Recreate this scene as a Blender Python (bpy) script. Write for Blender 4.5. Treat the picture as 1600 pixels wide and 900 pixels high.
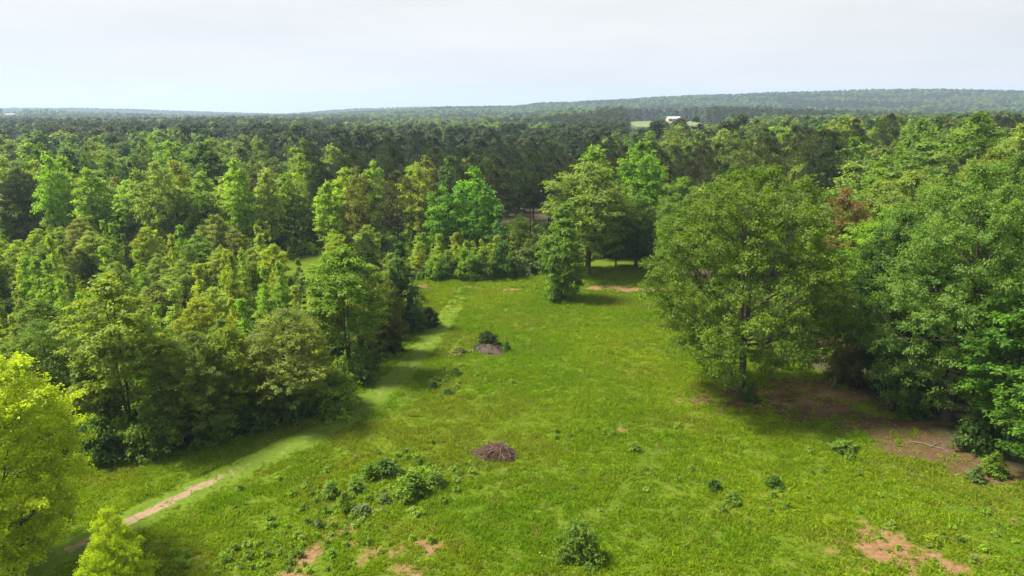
import bpy, math
import numpy as np
from mathutils import Vector, Matrix

R = math.radians
scene = bpy.context.scene
for o in list(bpy.data.objects):
    bpy.data.objects.remove(o)

# ------------------------------------------------------------------ camera
CAM_H = 22.0
PITCH = math.atan((450 - 176) / 1067.0)
FPX = 1067.0
cam_d = bpy.data.cameras.new('camera')
cam_d.sensor_width = 36.0
cam_d.lens = 24.0
cam_d.clip_start = 0.5
cam_d.clip_end = 20000
cam = bpy.data.objects.new('camera', cam_d)
scene.collection.objects.link(cam)
cam.location = (0, 0, CAM_H)
cam.rotation_euler = (math.pi / 2 - PITCH, 0, 0)
scene.camera = cam

# ------------------------------------------------------------------ sky, sun
SUN_DIR = Vector((-0.95, 0.04, 0.0)).normalized()
SUN_EL = R(57)
world = bpy.data.worlds.new('World')
scene.world = world
world.use_nodes = True
nt = world.node_tree
nt.nodes.clear()
w_out = nt.nodes.new('ShaderNodeOutputWorld')
w_bg = nt.nodes.new('ShaderNodeBackground')
w_sky = nt.nodes.new('ShaderNodeTexSky')
w_sky.sky_type = 'NISHITA'
w_sky.sun_disc = False
w_sky.sun_elevation = SUN_EL
w_sky.sun_rotation = math.atan2(SUN_DIR.x, SUN_DIR.y)
w_sky.dust_density = 4.0
w_sky.air_density = 1.0
w_sky.altitude = 200
# a thin even veil of high cloud over the whole sky
w_tc = nt.nodes.new('ShaderNodeTexCoord')
w_map = nt.nodes.new('ShaderNodeMapping')
w_map.inputs['Scale'].default_value = (1.0, 1.0, 7.0)
w_noise = nt.nodes.new('ShaderNodeTexNoise')
w_noise.inputs['Scale'].default_value = 2.3
w_noise.inputs['Detail'].default_value = 6
w_noise.inputs['Roughness'].default_value = 0.55
w_ramp = nt.nodes.new('ShaderNodeValToRGB')
w_ramp.color_ramp.elements[0].position = 0.32
w_ramp.color_ramp.elements[0].color = (2.86, 2.86, 2.88, 1)
w_ramp.color_ramp.elements[1].position = 0.66
w_ramp.color_ramp.elements[1].color = (3.34, 3.31, 3.29, 1)
w_mix = nt.nodes.new('ShaderNodeMix')
w_mix.data_type = 'RGBA'
w_mix.inputs[0].default_value = 0.97
L = nt.links.new
L(w_tc.outputs['Generated'], w_map.inputs['Vector'])
L(w_map.outputs[0], w_noise.inputs['Vector'])
L(w_noise.outputs['Fac'], w_ramp.inputs[0])
L(w_sky.outputs[0], w_mix.inputs[6])
L(w_ramp.outputs[0], w_mix.inputs[7])
L(w_mix.outputs[2], w_bg.inputs['Color'])
w_bg.inputs['Strength'].default_value = 0.1
L(w_bg.outputs[0], w_out.inputs['Surface'])

sun_d = bpy.data.lights.new('sun', 'SUN')
sun_d.energy = 4.4
sun_d.angle = R(12.0)
sun_d.color = (1.0, 0.94, 0.84)
sun = bpy.data.objects.new('sun', sun_d)
scene.collection.objects.link(sun)
to_sun = Vector((SUN_DIR.x * math.cos(SUN_EL), SUN_DIR.y * math.cos(SUN_EL), math.sin(SUN_EL)))
sun.rotation_euler = to_sun.to_track_quat('Z', 'Y').to_euler()
sun.location = (-60, 40, 90)

scene.view_settings.view_transform = 'Standard'
scene.view_settings.look = 'None'
scene.view_settings.exposure = 1.48
scene.view_settings.gamma = 1.0
scene.render.engine = 'CYCLES'
scene.cycles.max_bounces = 6
scene.cycles.diffuse_bounces = 5
scene.cycles.transmission_bounces = 3
scene.cycles.glossy_bounces = 2
scene.cycles.volume_bounces = 0
scene.cycles.use_denoising = True
scene.cycles.denoiser = 'OPENIMAGEDENOISE'
scene.cycles.denoising_input_passes = 'RGB_ALBEDO_NORMAL'
scene.cycles.denoising_prefilter = 'ACCURATE'

# ------------------------------------------------------------------ maths helpers
CP, SP = math.cos(PITCH), math.sin(PITCH)


def ray(px, py):
    xc, yc = (px - 800) / FPX, (450 - py) / FPX
    return xc, CP + yc * SP, -SP + yc * CP


def sstep(a, b, x):
    t = np.clip((np.asarray(x, float) - a) / (b - a), 0, 1)
    return t * t * (3 - 2 * t)


def _hash(ix, iy, s):
    h = (ix.astype(np.int64) * 374761393 + iy.astype(np.int64) * 668265263 + s * 1442695041) & 0x7fffffff
    h = ((h ^ (h >> 13)) * 1274126177) & 0x7fffffff
    return ((h ^ (h >> 16)) & 0xffff) / 65535.0


def vnoise(x, y, s=0):
    x, y = np.asarray(x, float), np.asarray(y, float)
    ix, iy = np.floor(x), np.floor(y)
    fx, fy = x - ix, y - iy
    fx, fy = fx * fx * (3 - 2 * fx), fy * fy * (3 - 2 * fy)
    a, b = _hash(ix, iy, s), _hash(ix + 1, iy, s)
    c, d = _hash(ix, iy + 1, s), _hash(ix + 1, iy + 1, s)
    return (a * (1 - fx) + b * fx) * (1 - fy) + (c * (1 - fx) + d * fx) * fy


def fbm(x, y, s=0, o=3):
    t, a, n = 0.0, 1.0, 0.0
    for k in range(o):
        t = t + a * vnoise(np.asarray(x) * 2 ** k, np.asarray(y) * 2 ** k, s + k)
        n += a
        a *= 0.5
    return t / n


def proj(x, y, z):
    """world point -> photo pixel"""
    dz = z - CAM_H
    d = y * CP - dz * SP
    return 800 + FPX * x / d, 450 - FPX * (y * SP + dz * CP) / d


# far ridges: skyline given as photo pixels, turned into heights at the ridge's own distance
def ridge_profile(pts, Y, drop):
    xs, zs = [], []
    for px, py in pts:
        dx, dy, dz = ray(px, py)
        xs.append(dx / dy * Y)
        zs.append(CAM_H + dz / dy * Y - drop)
    return np.array(xs), np.array(zs)


RIDGES = [
    # (centre distance, half width near, half width far, profile)
    (2100., 1150., 900., ridge_profile([(-300, 186), (420, 184), (560, 178), (640, 172), (720, 168), (800, 166), (900, 162), (1000, 157), (1100, 153), (1220, 148),
                                        (1330, 144), (1420, 143), (1500, 145), (1600, 147), (1900, 152)], 2100., 13.)),
    (3000., 700., 900., ridge_profile([(-400, 168), (0, 170), (100, 169), (200, 171), (300, 175), (380, 178), (440, 180), (500, 175), (560, 170), (650, 168), (720, 167),
                                       (800, 166), (900, 168), (1600, 172), (2000, 172)], 3000., 13.)),
    (1500., 500., 350., ridge_profile([(-400, 172), (0, 176), (60, 175), (200, 178), (320, 182), (460, 186), (620, 186), (900, 188), (1600, 190)], 1500., 13.)),
]


PAST_Z = 9.0


def terrain(x, y):
    x, y = np.asarray(x, float), np.asarray(y, float)
    d = np.hypot(x, y)
    z = 0.5 * (fbm(x / 26, y / 26, 3) - 0.5) * sstep(8, 30, d)
    z = z + 0.10 * (vnoise(x / 5, y / 5, 9) - 0.5)
    z = z + 3.4 * sstep(24, 75, x) * sstep(45, 100, y)               # the wooded bank on the east side
    z = z - 1.5 * sstep(95, 150, y) * (1 - sstep(0, 60, x))           # dip behind the thicket
    z = z + 3.0 * (fbm(x / 160, y / 160, 17) - 0.5) * sstep(150, 400, y)
    # rise that carries the pasture
    z = z - 6.0 * np.exp(-(((x - .235 * y) / (.10 * y + 10)) ** 2)) * sstep(230, 380, y) * sstep(690, 620, y)
    z = z + PAST_Z * np.exp(-(((x - 175) / 130) ** 2)) * np.exp(-(((y - 800) / 150) ** 2))
    z = z + 6.5 * np.exp(-((x + 1053) ** 2 + (y - 1480) ** 2) / 75. ** 2)            # knoll under the white house
    far = np.zeros_like(z)
    for Yc, wn, wf, (px_, pz_) in RIDGES:
        prof = np.interp(x, px_, pz_)
        prof = np.maximum(prof, 0) + 5.0 * (fbm(x / 220, y / 220, int(Yc)) - 0.5)
        e = np.where(y < Yc, np.exp(-((y - Yc) / wn * 1.7) ** 2), np.exp(-((y - Yc) / wf * 1.7) ** 2))
        far = np.maximum(far, prof * e)
    return z + far * sstep(500, 1000, y)


def tz(x, y):
    return float(terrain(np.array([x]), np.array([y]))[0])


def ground_at(px, py):
    dx, dy, dz = ray(px, py)
    ts = np.geomspace(20, 1500, 400)
    h = CAM_H + dz * ts - terrain(dx * ts, dy * ts)
    k = int(np.argmax(h < 0))
    lo, hi = ts[k - 1], ts[k]
    for _ in range(16):
        m = 0.5 * (lo + hi)
        if CAM_H + dz * m - tz(dx * m, dy * m) < 0:
            hi = m
        else:
            lo = m
    return dx * hi, dy * hi


def poly_dist(x, y, P):
    """distance of points to a polyline and the arc parameter"""
    best = np.full(np.shape(x), 1e9)
    arc = np.zeros(np.shape(x))
    s = 0.0
    for (ax, ay), (bx, by) in zip(P[:-1], P[1:]):
        L2 = (bx - ax) ** 2 + (by - ay) ** 2
        t = np.clip(((x - ax) * (bx - ax) + (y - ay) * (by - ay)) / L2, 0, 1)
        d = np.hypot(x - ax - t * (bx - ax), y - ay - t * (by - ay))
        m = d < best
        best = np.where(m, d, best)
        arc = np.where(m, s + t * math.sqrt(L2), arc)
        s += math.sqrt(L2)
    return best, arc


def in_poly(x, y, P):
    x, y = np.asarray(x, float), np.asarray(y, float)
    c = np.zeros(x.shape, bool)
    n = len(P)
    for i in range(n):
        ax, ay = P[i]
        bx, by = P[(i + 1) % n]
        cond = ((ay > y) != (by > y)) & (x < (bx - ax) * (y - ay) / (by - ay + 1e-12) + ax)
        c ^= cond
    return c


def smooth_line(P, n):
    P = np.array(P, float)
    d = np.r_[0, np.cumsum(np.hypot(*np.diff(P, axis=0).T))]
    s = np.linspace(0, d[-1], n)
    out = np.c_[np.interp(s, d, P[:, 0]), np.interp(s, d, P[:, 1])]
    for _ in range(max(2, n // 14)):
        out[1:-1] = (out[:-2] + 2 * out[1:-1] + out[2:]) / 4
    return out


# ------------------------------------------------------------------ layout of the clearing (ground coordinates)
PATH = smooth_line([ground_at(*p) for p in [(-60, 930), (110, 862), (200, 815), (300, 768), (400, 722), (500, 676), (580, 625), (632, 578), (672, 530), (702, 490), (722, 462), (733, 448)]], 90)
FIELD_EDGE_W = [ground_at(*p) for p in [(-400, 860), (0, 745), (120, 722), (230, 715), (330, 695), (430, 668), (530, 632), (570, 590), (612, 556), (640, 516), (662, 500), (660, 470), (640, 440)]]
FIELD_N = [ground_at(*p) for p in [(700, 438), (790, 430), (835, 420), (875, 412), (950, 404), (1025, 404)]]
FIELD_E = [ground_at(*p) for p in [(1060, 430), (1100, 470), (1180, 540), (1300, 590), (1380, 630), (1480, 690), (1600, 745), (1900, 840)]]
FIELD = FIELD_EDGE_W + FIELD_N + FIELD_E + [(60, 8), (-60, 8)]
FIELD_EDGE = FIELD_EDGE_W + FIELD_N + FIELD_E
PASTURE = [(122, 690), (150, 668), (186, 682), (200, 735), (204, 800), (192, 826), (160, 836), (136, 800), (122, 740)]

BARE = [  # px, py, rx, ry, strength  (metres)
    (1385, 855, 1.7, 2.2, 1.2), (1410, 880, 1.0, 1.2, 1.0), (1300, 862, .6, .8, .7), (1578, 815, .8, 1.0, .8), (1590, 838, .7, .7, .8), (1490, 888, 1.0, .9, 1.1), (1350, 815, .5, .7, .6),
    (1000, 453, 4.2, 1.5, 2.2), (945, 450, 3.4, 1.4, 2.0), (900, 441, 1.6, 1.3, 1.8), (795, 452, 1.9, .9, 1.3), (738, 449, 1.6, .8, 1.1), (650, 448, 2.4, 1.5, 1.4), (835, 455, 2., .5, .6),
    (540, 830, .7, .8, 1.1), (500, 845, .5, .6, 1.0), (470, 880, .8, .8, 1.1), (660, 850, .9, .6, .9), (670, 862, .5, .6, .8), (630, 885, 1.0, .35, 1.1), (560, 845, .5, .5, .9), (690, 895, .8, .4, .8),
    (590, 795, .7, .6, .6), (520, 812, .6, .5, .9), (485, 862, .9, .7, .9), (610, 862, 1.2, .8, .7), (650, 895, 1.4, .8, .8), (560, 880, 1., .7, .7), (455, 898, 1., .6, .9), (760, 880, .9, .6, .5), (690, 850, .9, .5, .7), (1210, 880, .7, .5, .6), (1440, 862, 1.2, .8, .8), (1340, 890, 1., .7, .7), (1540, 870, 1.2, .7, .7), (925, 870, .4, .5, 1.0), (390, 838, .5, .35, .8), (300, 835, .35, .3, .7), (310, 870, .5, .4, .7), (250, 845, .35, .25, .7), (400, 880, .5, .4, .6), (870, 862, .5, .5, .5),
    (935, 690, .8, .6, .8), (970, 672, .6, .7, .8), (1012, 698, .6, .5, .8), (1140, 683, .7, .5, .9), (1085, 600, 1.2, 1.0, .6), (990, 608, 1.4, 1.4, .45), (920, 515, .9, 1.6, .5), (715, 455, 1., .6, .6),
    (950, 505, .7, 1.0, .4), (755, 490, .6, .5, .5), (1540, 755, 3.0, .9, .5), (1060, 625, 1.2, .9, .7), (880, 470, .9, .7, .6), (745, 575, .8, .5, .5), (1120, 640, 1.5, .8, .5)]
BARE_G = [(ground_at(a, b), c, d, e) for a, b, c, d, e in BARE]
LITTER = [(1190, 625, 5.2, 3.2, 1.3), (1290, 640, 5.0, 3.0, 1.3), (1380, 665, 4.0, 2.6, 1.3), (1450, 705, 3.4, 2.2, 1.3), (1110, 630, 2.4, 2.0, .8), (1560, 735, 4.0, 2.0, 1.2), (1500, 700, 5., 3, 1.2),
          (1250, 610, 6, 3.2, 1.2), (1390, 620, 8, 3, 1.2), (770, 548, 1.3, .8, .9), (765, 712, 1.5, 1.0, .8), (990, 430, 7, 2, .35)]
LITTER_G = [(ground_at(a, b), c, d, e) for a, b, c, d, e in LITTER]


def patch(x, y, G):
    m = np.zeros(np.shape(x))
    for (cx, cy), rx, ry, s in G:
        m = np.maximum(m, s * np.exp(-(((x - cx) / rx) ** 2 + ((y - cy) / ry) ** 2) * 0.9))
    return m


def bare_mask(x, y):
    m = patch(x, y, BARE_G)
    m = m + 0.55 * sstep(.70, .86, fbm(x / 2.6, y / 2.6, 31)) * (0.35 + 0.65 * sstep(60, 30, y))
    return m


def litter_mask(x, y):
    return patch(x, y, LITTER_G)


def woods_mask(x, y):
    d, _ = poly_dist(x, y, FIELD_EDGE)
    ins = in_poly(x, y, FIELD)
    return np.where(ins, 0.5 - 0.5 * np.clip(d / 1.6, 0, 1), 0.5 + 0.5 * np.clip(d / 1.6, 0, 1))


# ------------------------------------------------------------------ materials
def new_mat(name):
    m = bpy.data.materials.new(name)
    m.use_nodes = True
    m.node_tree.nodes.clear()
    return m, m.node_tree.nodes, m.node_tree.links.new


def N(nodes, t, **kw):
    n = nodes.new(t)
    for k, v in kw.items():
        setattr(n, k, v)
    return n


def mixc(nodes, link, fac, a, b, blend='MIX'):
    m = N(nodes, 'ShaderNodeMix', data_type='RGBA', blend_type=blend)
    for sock, v in ((m.inputs[0], fac), (m.inputs[6], a), (m.inputs[7], b)):
        if isinstance(v, bpy.types.NodeSocket):
            link(v, sock)
        elif isinstance(v, (int, float)):
            sock.default_value = v
        else:
            sock.default_value = (*v[:3], 1)
    return m.outputs[2]


def ramp(nodes, link, fac, stops):
    r = N(nodes, 'ShaderNodeValToRGB')
    el = r.color_ramp.elements
    while len(el) < len(stops):
        el.new(0.5)
    for e, (p, c) in zip(el, stops):
        e.position = p
        e.color = (*c, 1) if len(c) == 3 else c
    link(fac, r.inputs[0])
    return r.outputs[0]


def noise(nodes, link, vec, scale, detail=4, rough=0.55):
    n = N(nodes, 'ShaderNodeTexNoise')
    n.inputs['Scale'].default_value = scale
    n.inputs['Detail'].default_value = detail
    n.inputs['Roughness'].default_value = rough
    if vec is not None:
        link(vec, n.inputs['Vector'])
    return n.outputs['Fac']


def leaf_material(name, instanced=False, trans=0.48, gloss=True):
    """leaf colour = the plant's own colour (object colour, or the instance's) varied leaf by leaf; light shines through"""
    m, nd, lk = new_mat(name)
    out = N(nd, 'ShaderNodeOutputMaterial')
    if instanced:
        a = N(nd, 'ShaderNodeAttribute', attribute_type='INSTANCER', attribute_name='col')
        base = a.outputs['Vector']
    else:
        oi = N(nd, 'ShaderNodeObjectInfo')
        base = oi.outputs['Color']
    t = N(nd, 'ShaderNodeAttribute', attribute_type='GEOMETRY', attribute_name='tint')
    var = ramp(nd, lk, t.outputs['Fac'], [(0.0, (0.55, 0.62, 0.60)), (0.5, (1, 1, 1)), (1.0, (1.45, 1.36, 0.95))])
    c = mixc(nd, lk, 1.0, base, var, 'MULTIPLY')
    d = N(nd, 'ShaderNodeBsdfPrincipled')
    d.inputs['Roughness'].default_value = 0.55
    d.inputs['Specular IOR Level'].default_value = 0.22 if gloss else 0.08
    lk(c, d.inputs['Base Color'])
    tr = N(nd, 'ShaderNodeBsdfTranslucent')
    ct = mixc(nd, lk, 1.0, c, (1.40, 1.42, 0.45), 'MULTIPLY')
    lk(ct, tr.inputs['Color'])
    mx = N(nd, 'ShaderNodeMixShader')
    mx.inputs[0].default_value = trans
    lk(d.outputs[0], mx.inputs[1])
    lk(tr.outputs[0], mx.inputs[2])
    lk(mx.outputs[0], out.inputs['Surface'])
    return m


def bark_material(name, c1, c2):
    m, nd, lk = new_mat(name)
    out = N(nd, 'ShaderNodeOutputMaterial')
    tc = N(nd, 'ShaderNodeTexCoord')
    mp = N(nd, 'ShaderNodeMapping')
    mp.inputs['Scale'].default_value = (7, 7, 1.6)
    lk(tc.outputs['Object'], mp.inputs['Vector'])
    f = noise(nd, lk, mp.outputs[0], 2.0, 6, .65)
    c = ramp(nd, lk, f, [(0.3, c1), (0.7, c2)])
    b = N(nd, 'ShaderNodeBsdfPrincipled')
    b.inputs['Roughness'].default_value = 0.9
    b.inputs['Specular IOR Level'].default_value = 0.1
    lk(c, b.inputs['Base Color'])
    bp = N(nd, 'ShaderNodeBump')
    bp.inputs['Strength'].default_value = 0.7
    bp.inputs['Distance'].default_value = 0.04
    lk(f, bp.inputs['Height'])
    lk(bp.outputs[0], b.inputs['Normal'])
    lk(b.outputs[0], out.inputs['Surface'])
    return m


def plain_material(name, c, rough=0.8, var=0.25, scale=3.0, spec=0.2):
    m, nd, lk = new_mat(name)
    out = N(nd, 'ShaderNodeOutputMaterial')
    tc = N(nd, 'ShaderNodeTexCoord')
    f = noise(nd, lk, tc.outputs['Object'], scale, 5, .6)
    cc = ramp(nd, lk, f, [(0.25, tuple(v * (1 - var) for v in c)), (0.75, tuple(min(1, v * (1 + var)) for v in c))])
    b = N(nd, 'ShaderNodeBsdfPrincipled')
    b.inputs['Roughness'].default_value = rough
    b.inputs['Specular IOR Level'].default_value = spec
    lk(cc, b.inputs['Base Color'])
    lk(b.outputs[0], out.inputs['Surface'])
    return m


GRASS_A, GRASS_B, GRASS_C = (0.080, 0.132, 0.008), (0.108, 0.150, 0.009), (0.066, 0.115, 0.009)


def ground_material():
    m, nd, lk = new_mat('ground')
    out = N(nd, 'ShaderNodeOutputMaterial')
    geo = N(nd, 'ShaderNodeNewGeometry')
    P = geo.outputs['Position']
    n_big = noise(nd, lk, P, 0.09, 4)
    n_mid = noise(nd, lk, P, 0.8, 5, .6)
    n_fine = noise(nd, lk, P, 4.5, 6, .7)
    g1 = ramp(nd, lk, n_big, [(0.35, GRASS_C), (0.5, GRASS_A), (0.68, GRASS_B)])
    g2 = ramp(nd, lk, n_fine, [(0.3, (0.55, 0.55, 0.5)), (0.7, (1.25, 1.2, 1.1))])
    grass = mixc(nd, lk, 1.0, g1, g2, 'MULTIPLY')
    thin = ramp(nd, lk, n_mid, [(0.52, (0, 0, 0)), (0.75, (0.5, 0.5, 0.5))])
    grass = mixc(nd, lk, thin, grass, (0.13, 0.105, 0.036))
    clay = ramp(nd, lk, n_fine, [(0.28, (0.13, 0.058, 0.026)), (0.5, (0.185, 0.108, 0.052)), (0.74, (0.235, 0.170, 0.092))])
    litter = ramp(nd, lk, n_fine, [(0.25, (0.050, 0.031, 0.016)), (0.55, (0.096, 0.060, 0.032)), (0.8, (0.150, 0.102, 0.058))])
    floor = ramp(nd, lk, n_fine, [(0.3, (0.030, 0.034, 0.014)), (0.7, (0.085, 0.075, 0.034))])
    far_g = ramp(nd, lk, noise(nd, lk, P, 0.02, 4), [(0.3, (0.035, 0.055, 0.02)), (0.7, (0.06, 0.085, 0.03))])

    def masked(col, name, new, spread=0.55, lo=0.38, hi=0.62):
        a = N(nd, 'ShaderNodeAttribute', attribute_name=name)
        ad = N(nd, 'ShaderNodeMath', operation='MULTIPLY_ADD')
        sub = N(nd, 'ShaderNodeMath', operation='SUBTRACT')
        n2 = noise(nd, lk, P, 1.9, 6, .65)
        lk(n2, sub.inputs[0])
        sub.inputs[1].default_value = 0.5
        lk(sub.outputs[0], ad.inputs[0])
        ad.inputs[1].default_value = spread * 2.4
        lk(a.outputs['Fac'], ad.inputs[2])
        f = ramp(nd, lk, ad.outputs[0], [(lo, (0, 0, 0)), (hi, (1, 1, 1))])
        return mixc(nd, lk, f, col, new)
    c = masked(grass, 'litter', litter, .5)
    c = masked(c, 'bare', clay, .6, .42, .66)
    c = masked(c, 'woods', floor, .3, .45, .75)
    c = masked(c, 'far', far_g, .1)
    b = N(nd, 'ShaderNodeBsdfPrincipled')
    b.inputs['Roughness'].default_value = 0.95
    b.inputs['Specular IOR Level'].default_value = 0.05
    lk(c, b.inputs['Base Color'])
    bp = N(nd, 'ShaderNodeBump')
    bp.inputs['Strength'].default_value = 0.8
    bp.inputs['Distance'].default_value = 0.12
    lk(n_fine, bp.inputs['Height'])
    lk(bp.outputs[0], b.inputs['Normal'])
    lk(b.outputs[0], out.inputs['Surface'])
    return m


def path_material():
    m, nd, lk = new_mat('mown_track')
    out = N(nd, 'ShaderNodeOutputMaterial')
    geo = N(nd, 'ShaderNodeNewGeometry')
    P = geo.outputs['Position']
    n1 = noise(nd, lk, P, 0.5, 5, .6)
    n_fine = noise(nd, lk, P, 5.0, 6, .7)
    g = ramp(nd, lk, n1, [(0.3, (0.070, 0.124, 0.009)), (0.6, (0.092, 0.140, 0.015)), (0.8, (0.122, 0.142, 0.034))])
    g2 = ramp(nd, lk, n_fine, [(0.3, (0.72, 0.72, 0.72)), (0.7, (1.2, 1.18, 1.12))])
    g = mixc(nd, lk, 1.0, g, g2, 'MULTIPLY')
    dirt = ramp(nd, lk, n_fine, [(0.3, (0.17, 0.115, 0.066)), (0.6, (0.24, 0.175, 0.110)), (0.8, (0.30, 0.235, 0.16))])
    a = N(nd, 'ShaderNodeAttribute', attribute_name='dirt')
    ad = N(nd, 'ShaderNodeMath', operation='MULTIPLY_ADD')
    lk(noise(nd, lk, P, 2.2, 6, .65), ad.inputs[0])
    ad.inputs[1].default_value = 2.0
    lk(a.outputs['Fac'], ad.inputs[2])
    f = ramp(nd, lk, ad.outputs[0], [(1.12, (0, 0, 0)), (1.12, (1, 1, 1))])
    mr = N(nd, 'ShaderNodeMapRange')
    lk(ad.outputs[0], mr.inputs[0])
    mr.inputs[1].default_value, mr.inputs[2].default_value = 1.35, 1.75
    c = mixc(nd, lk, mr.outputs[0], g, dirt)
    ed = N(nd, 'ShaderNodeAttribute', attribute_name='verge')
    ve = N(nd, 'ShaderNodeMath', operation='MULTIPLY_ADD')
    lk(noise(nd, lk, P, 1.4, 6, .65), ve.inputs[0])
    ve.inputs[1].default_value = 1.2
    lk(ed.outputs['Fac'], ve.inputs[2])
    vr = N(nd, 'ShaderNodeMapRange')
    lk(ve.outputs[0], vr.inputs[0])
    vr.inputs[1].default_value, vr.inputs[2].default_value = .8, 1.3
    meadow = ramp(nd, lk, noise(nd, lk, P, 0.09, 4), [(0.35, GRASS_C), (0.5, GRASS_A), (0.68, GRASS_B)])
    c = mixc(nd, lk, vr.outputs[0], c, meadow)
    b = N(nd, 'ShaderNodeBsdfPrincipled')
    b.inputs['Roughness'].default_value = 0.95
    b.inputs['Specular IOR Level'].default_value = 0.05
    lk(c, b.inputs['Base Color'])
    bp = N(nd, 'ShaderNodeBump')
    bp.inputs['Strength'].default_value = 0.6
    bp.inputs['Distance'].default_value = 0.05
    lk(n_fine, bp.inputs['Height'])
    lk(bp.outputs[0], b.inputs['Normal'])
    lk(b.outputs[0], out.inputs['Surface'])
    return m


M_LEAF = leaf_material('broad_leaves')
M_NEEDLE = leaf_material('pine_needles', trans=0.22, gloss=False)
M_LEAF_I = leaf_material('wood_leaves', instanced=True)
M_GRASS_I = leaf_material('grass_blades', instanced=True, trans=0.42, gloss=False)
M_BARK = bark_material('grey_brown_bark', (0.035, 0.028, 0.022), (0.10, 0.082, 0.064))
M_BARK_PINE = bark_material('pine_bark', (0.045, 0.032, 0.024), (0.12, 0.085, 0.064))
M_BARK_PALE = bark_material('pale_dead_wood', (0.12, 0.10, 0.08), (0.26, 0.225, 0.185))
M_BARK_RED = bark_material('reddish_dead_wood', (0.062, 0.036, 0.022), (0.165, 0.100, 0.060))


# ------------------------------------------------------------------ mesh helpers
def mesh_from(name, V, F, mat, attrs=None, smooth=False):
    """V (n,3); F (m,k) one polygon size"""
    me = bpy.data.meshes.new(name)
    V = np.ascontiguousarray(V, np.float32)
    F = np.ascontiguousarray(F, np.int32)
    m, k = F.shape
    me.vertices.add(len(V))
    me.vertices.foreach_set('co', V.ravel())
    me.loops.add(m * k)
    me.loops.foreach_set('vertex_index', F.ravel())
    me.polygons.add(m)
    me.polygons.foreach_set('loop_start', np.arange(0, m * k, k, dtype=np.int32))
    me.polygons.foreach_set('loop_total', np.full(m, k, np.int32))
    if smooth:
        me.polygons.foreach_set('use_smooth', np.ones(m, bool))
    for an, av in (attrs or {}).items():
        at = me.attributes.new(an, 'FLOAT', 'POINT')
        at.data.foreach_set('value', np.ascontiguousarray(av, np.float32))
    me.update(calc_edges=True)
    if mat:
        me.materials.append(mat)
    return me


class Tubes:
    def __init__(self):
        self.v, self.f, self.n = [], [], 0

    def add(self, P, rad, sides=6):
        P = np.asarray(P, float)
        rad = np.asarray(rad, float)
        T = np.gradient(P, axis=0)
        T /= np.linalg.norm(T, axis=1, keepdims=True) + 1e-9
        ref = np.array([1., 0, 0]) if abs(T[0, 0]) < 0.8 else np.array([0., 1, 0])
        A = np.cross(T, ref)
        A /= np.linalg.norm(A, axis=1, keepdims=True) + 1e-9
        B = np.cross(T, A)
        th = np.linspace(0, 2 * math.pi, sides, endpoint=False)
        ring = P[:, None] + rad[:, None, None] * (np.cos(th)[None, :, None] * A[:, None] + np.sin(th)[None, :, None] * B[:, None])
        self.v.append(ring.reshape(-1, 3))
        m = len(P)
        i, j = np.meshgrid(np.arange(m - 1), np.arange(sides), indexing='ij')
        a = i * sides + j
        b = i * sides + (j + 1) % sides
        self.f.append(np.stack([a, b, b + sides, a + sides], -1).reshape(-1, 4) + self.n)
        self.n += m * sides
        return self

    def mesh(self, name, mat):
        return mesh_from(name, np.concatenate(self.v), np.concatenate(self.f), mat, smooth=True)


def unit(a):
    return a / (np.linalg.norm(a, axis=-1, keepdims=True) + 1e-9)


def leaf_quads(rng, P, Nrm, D, ln, wd, tint, fold=0.18):
    """folded diamond leaves: P base points, Nrm normals, D leaf directions"""
    D = unit(D - (D * Nrm).sum(-1, keepdims=True) * Nrm)
    S = np.cross(Nrm, D)
    ln, wd = ln[:, None], wd[:, None]
    mid = P + D * ln * 0.45
    v = np.stack([P, mid + S * wd * 0.5 + Nrm * wd * fold, P + D * ln - Nrm * ln * 0.08, mid - S * wd * 0.5 + Nrm * wd * fold], 1)
    n = len(P)
    F = np.arange(n * 4).reshape(n, 4)
    return v.reshape(-1, 3), F, np.repeat(tint, 4)


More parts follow.
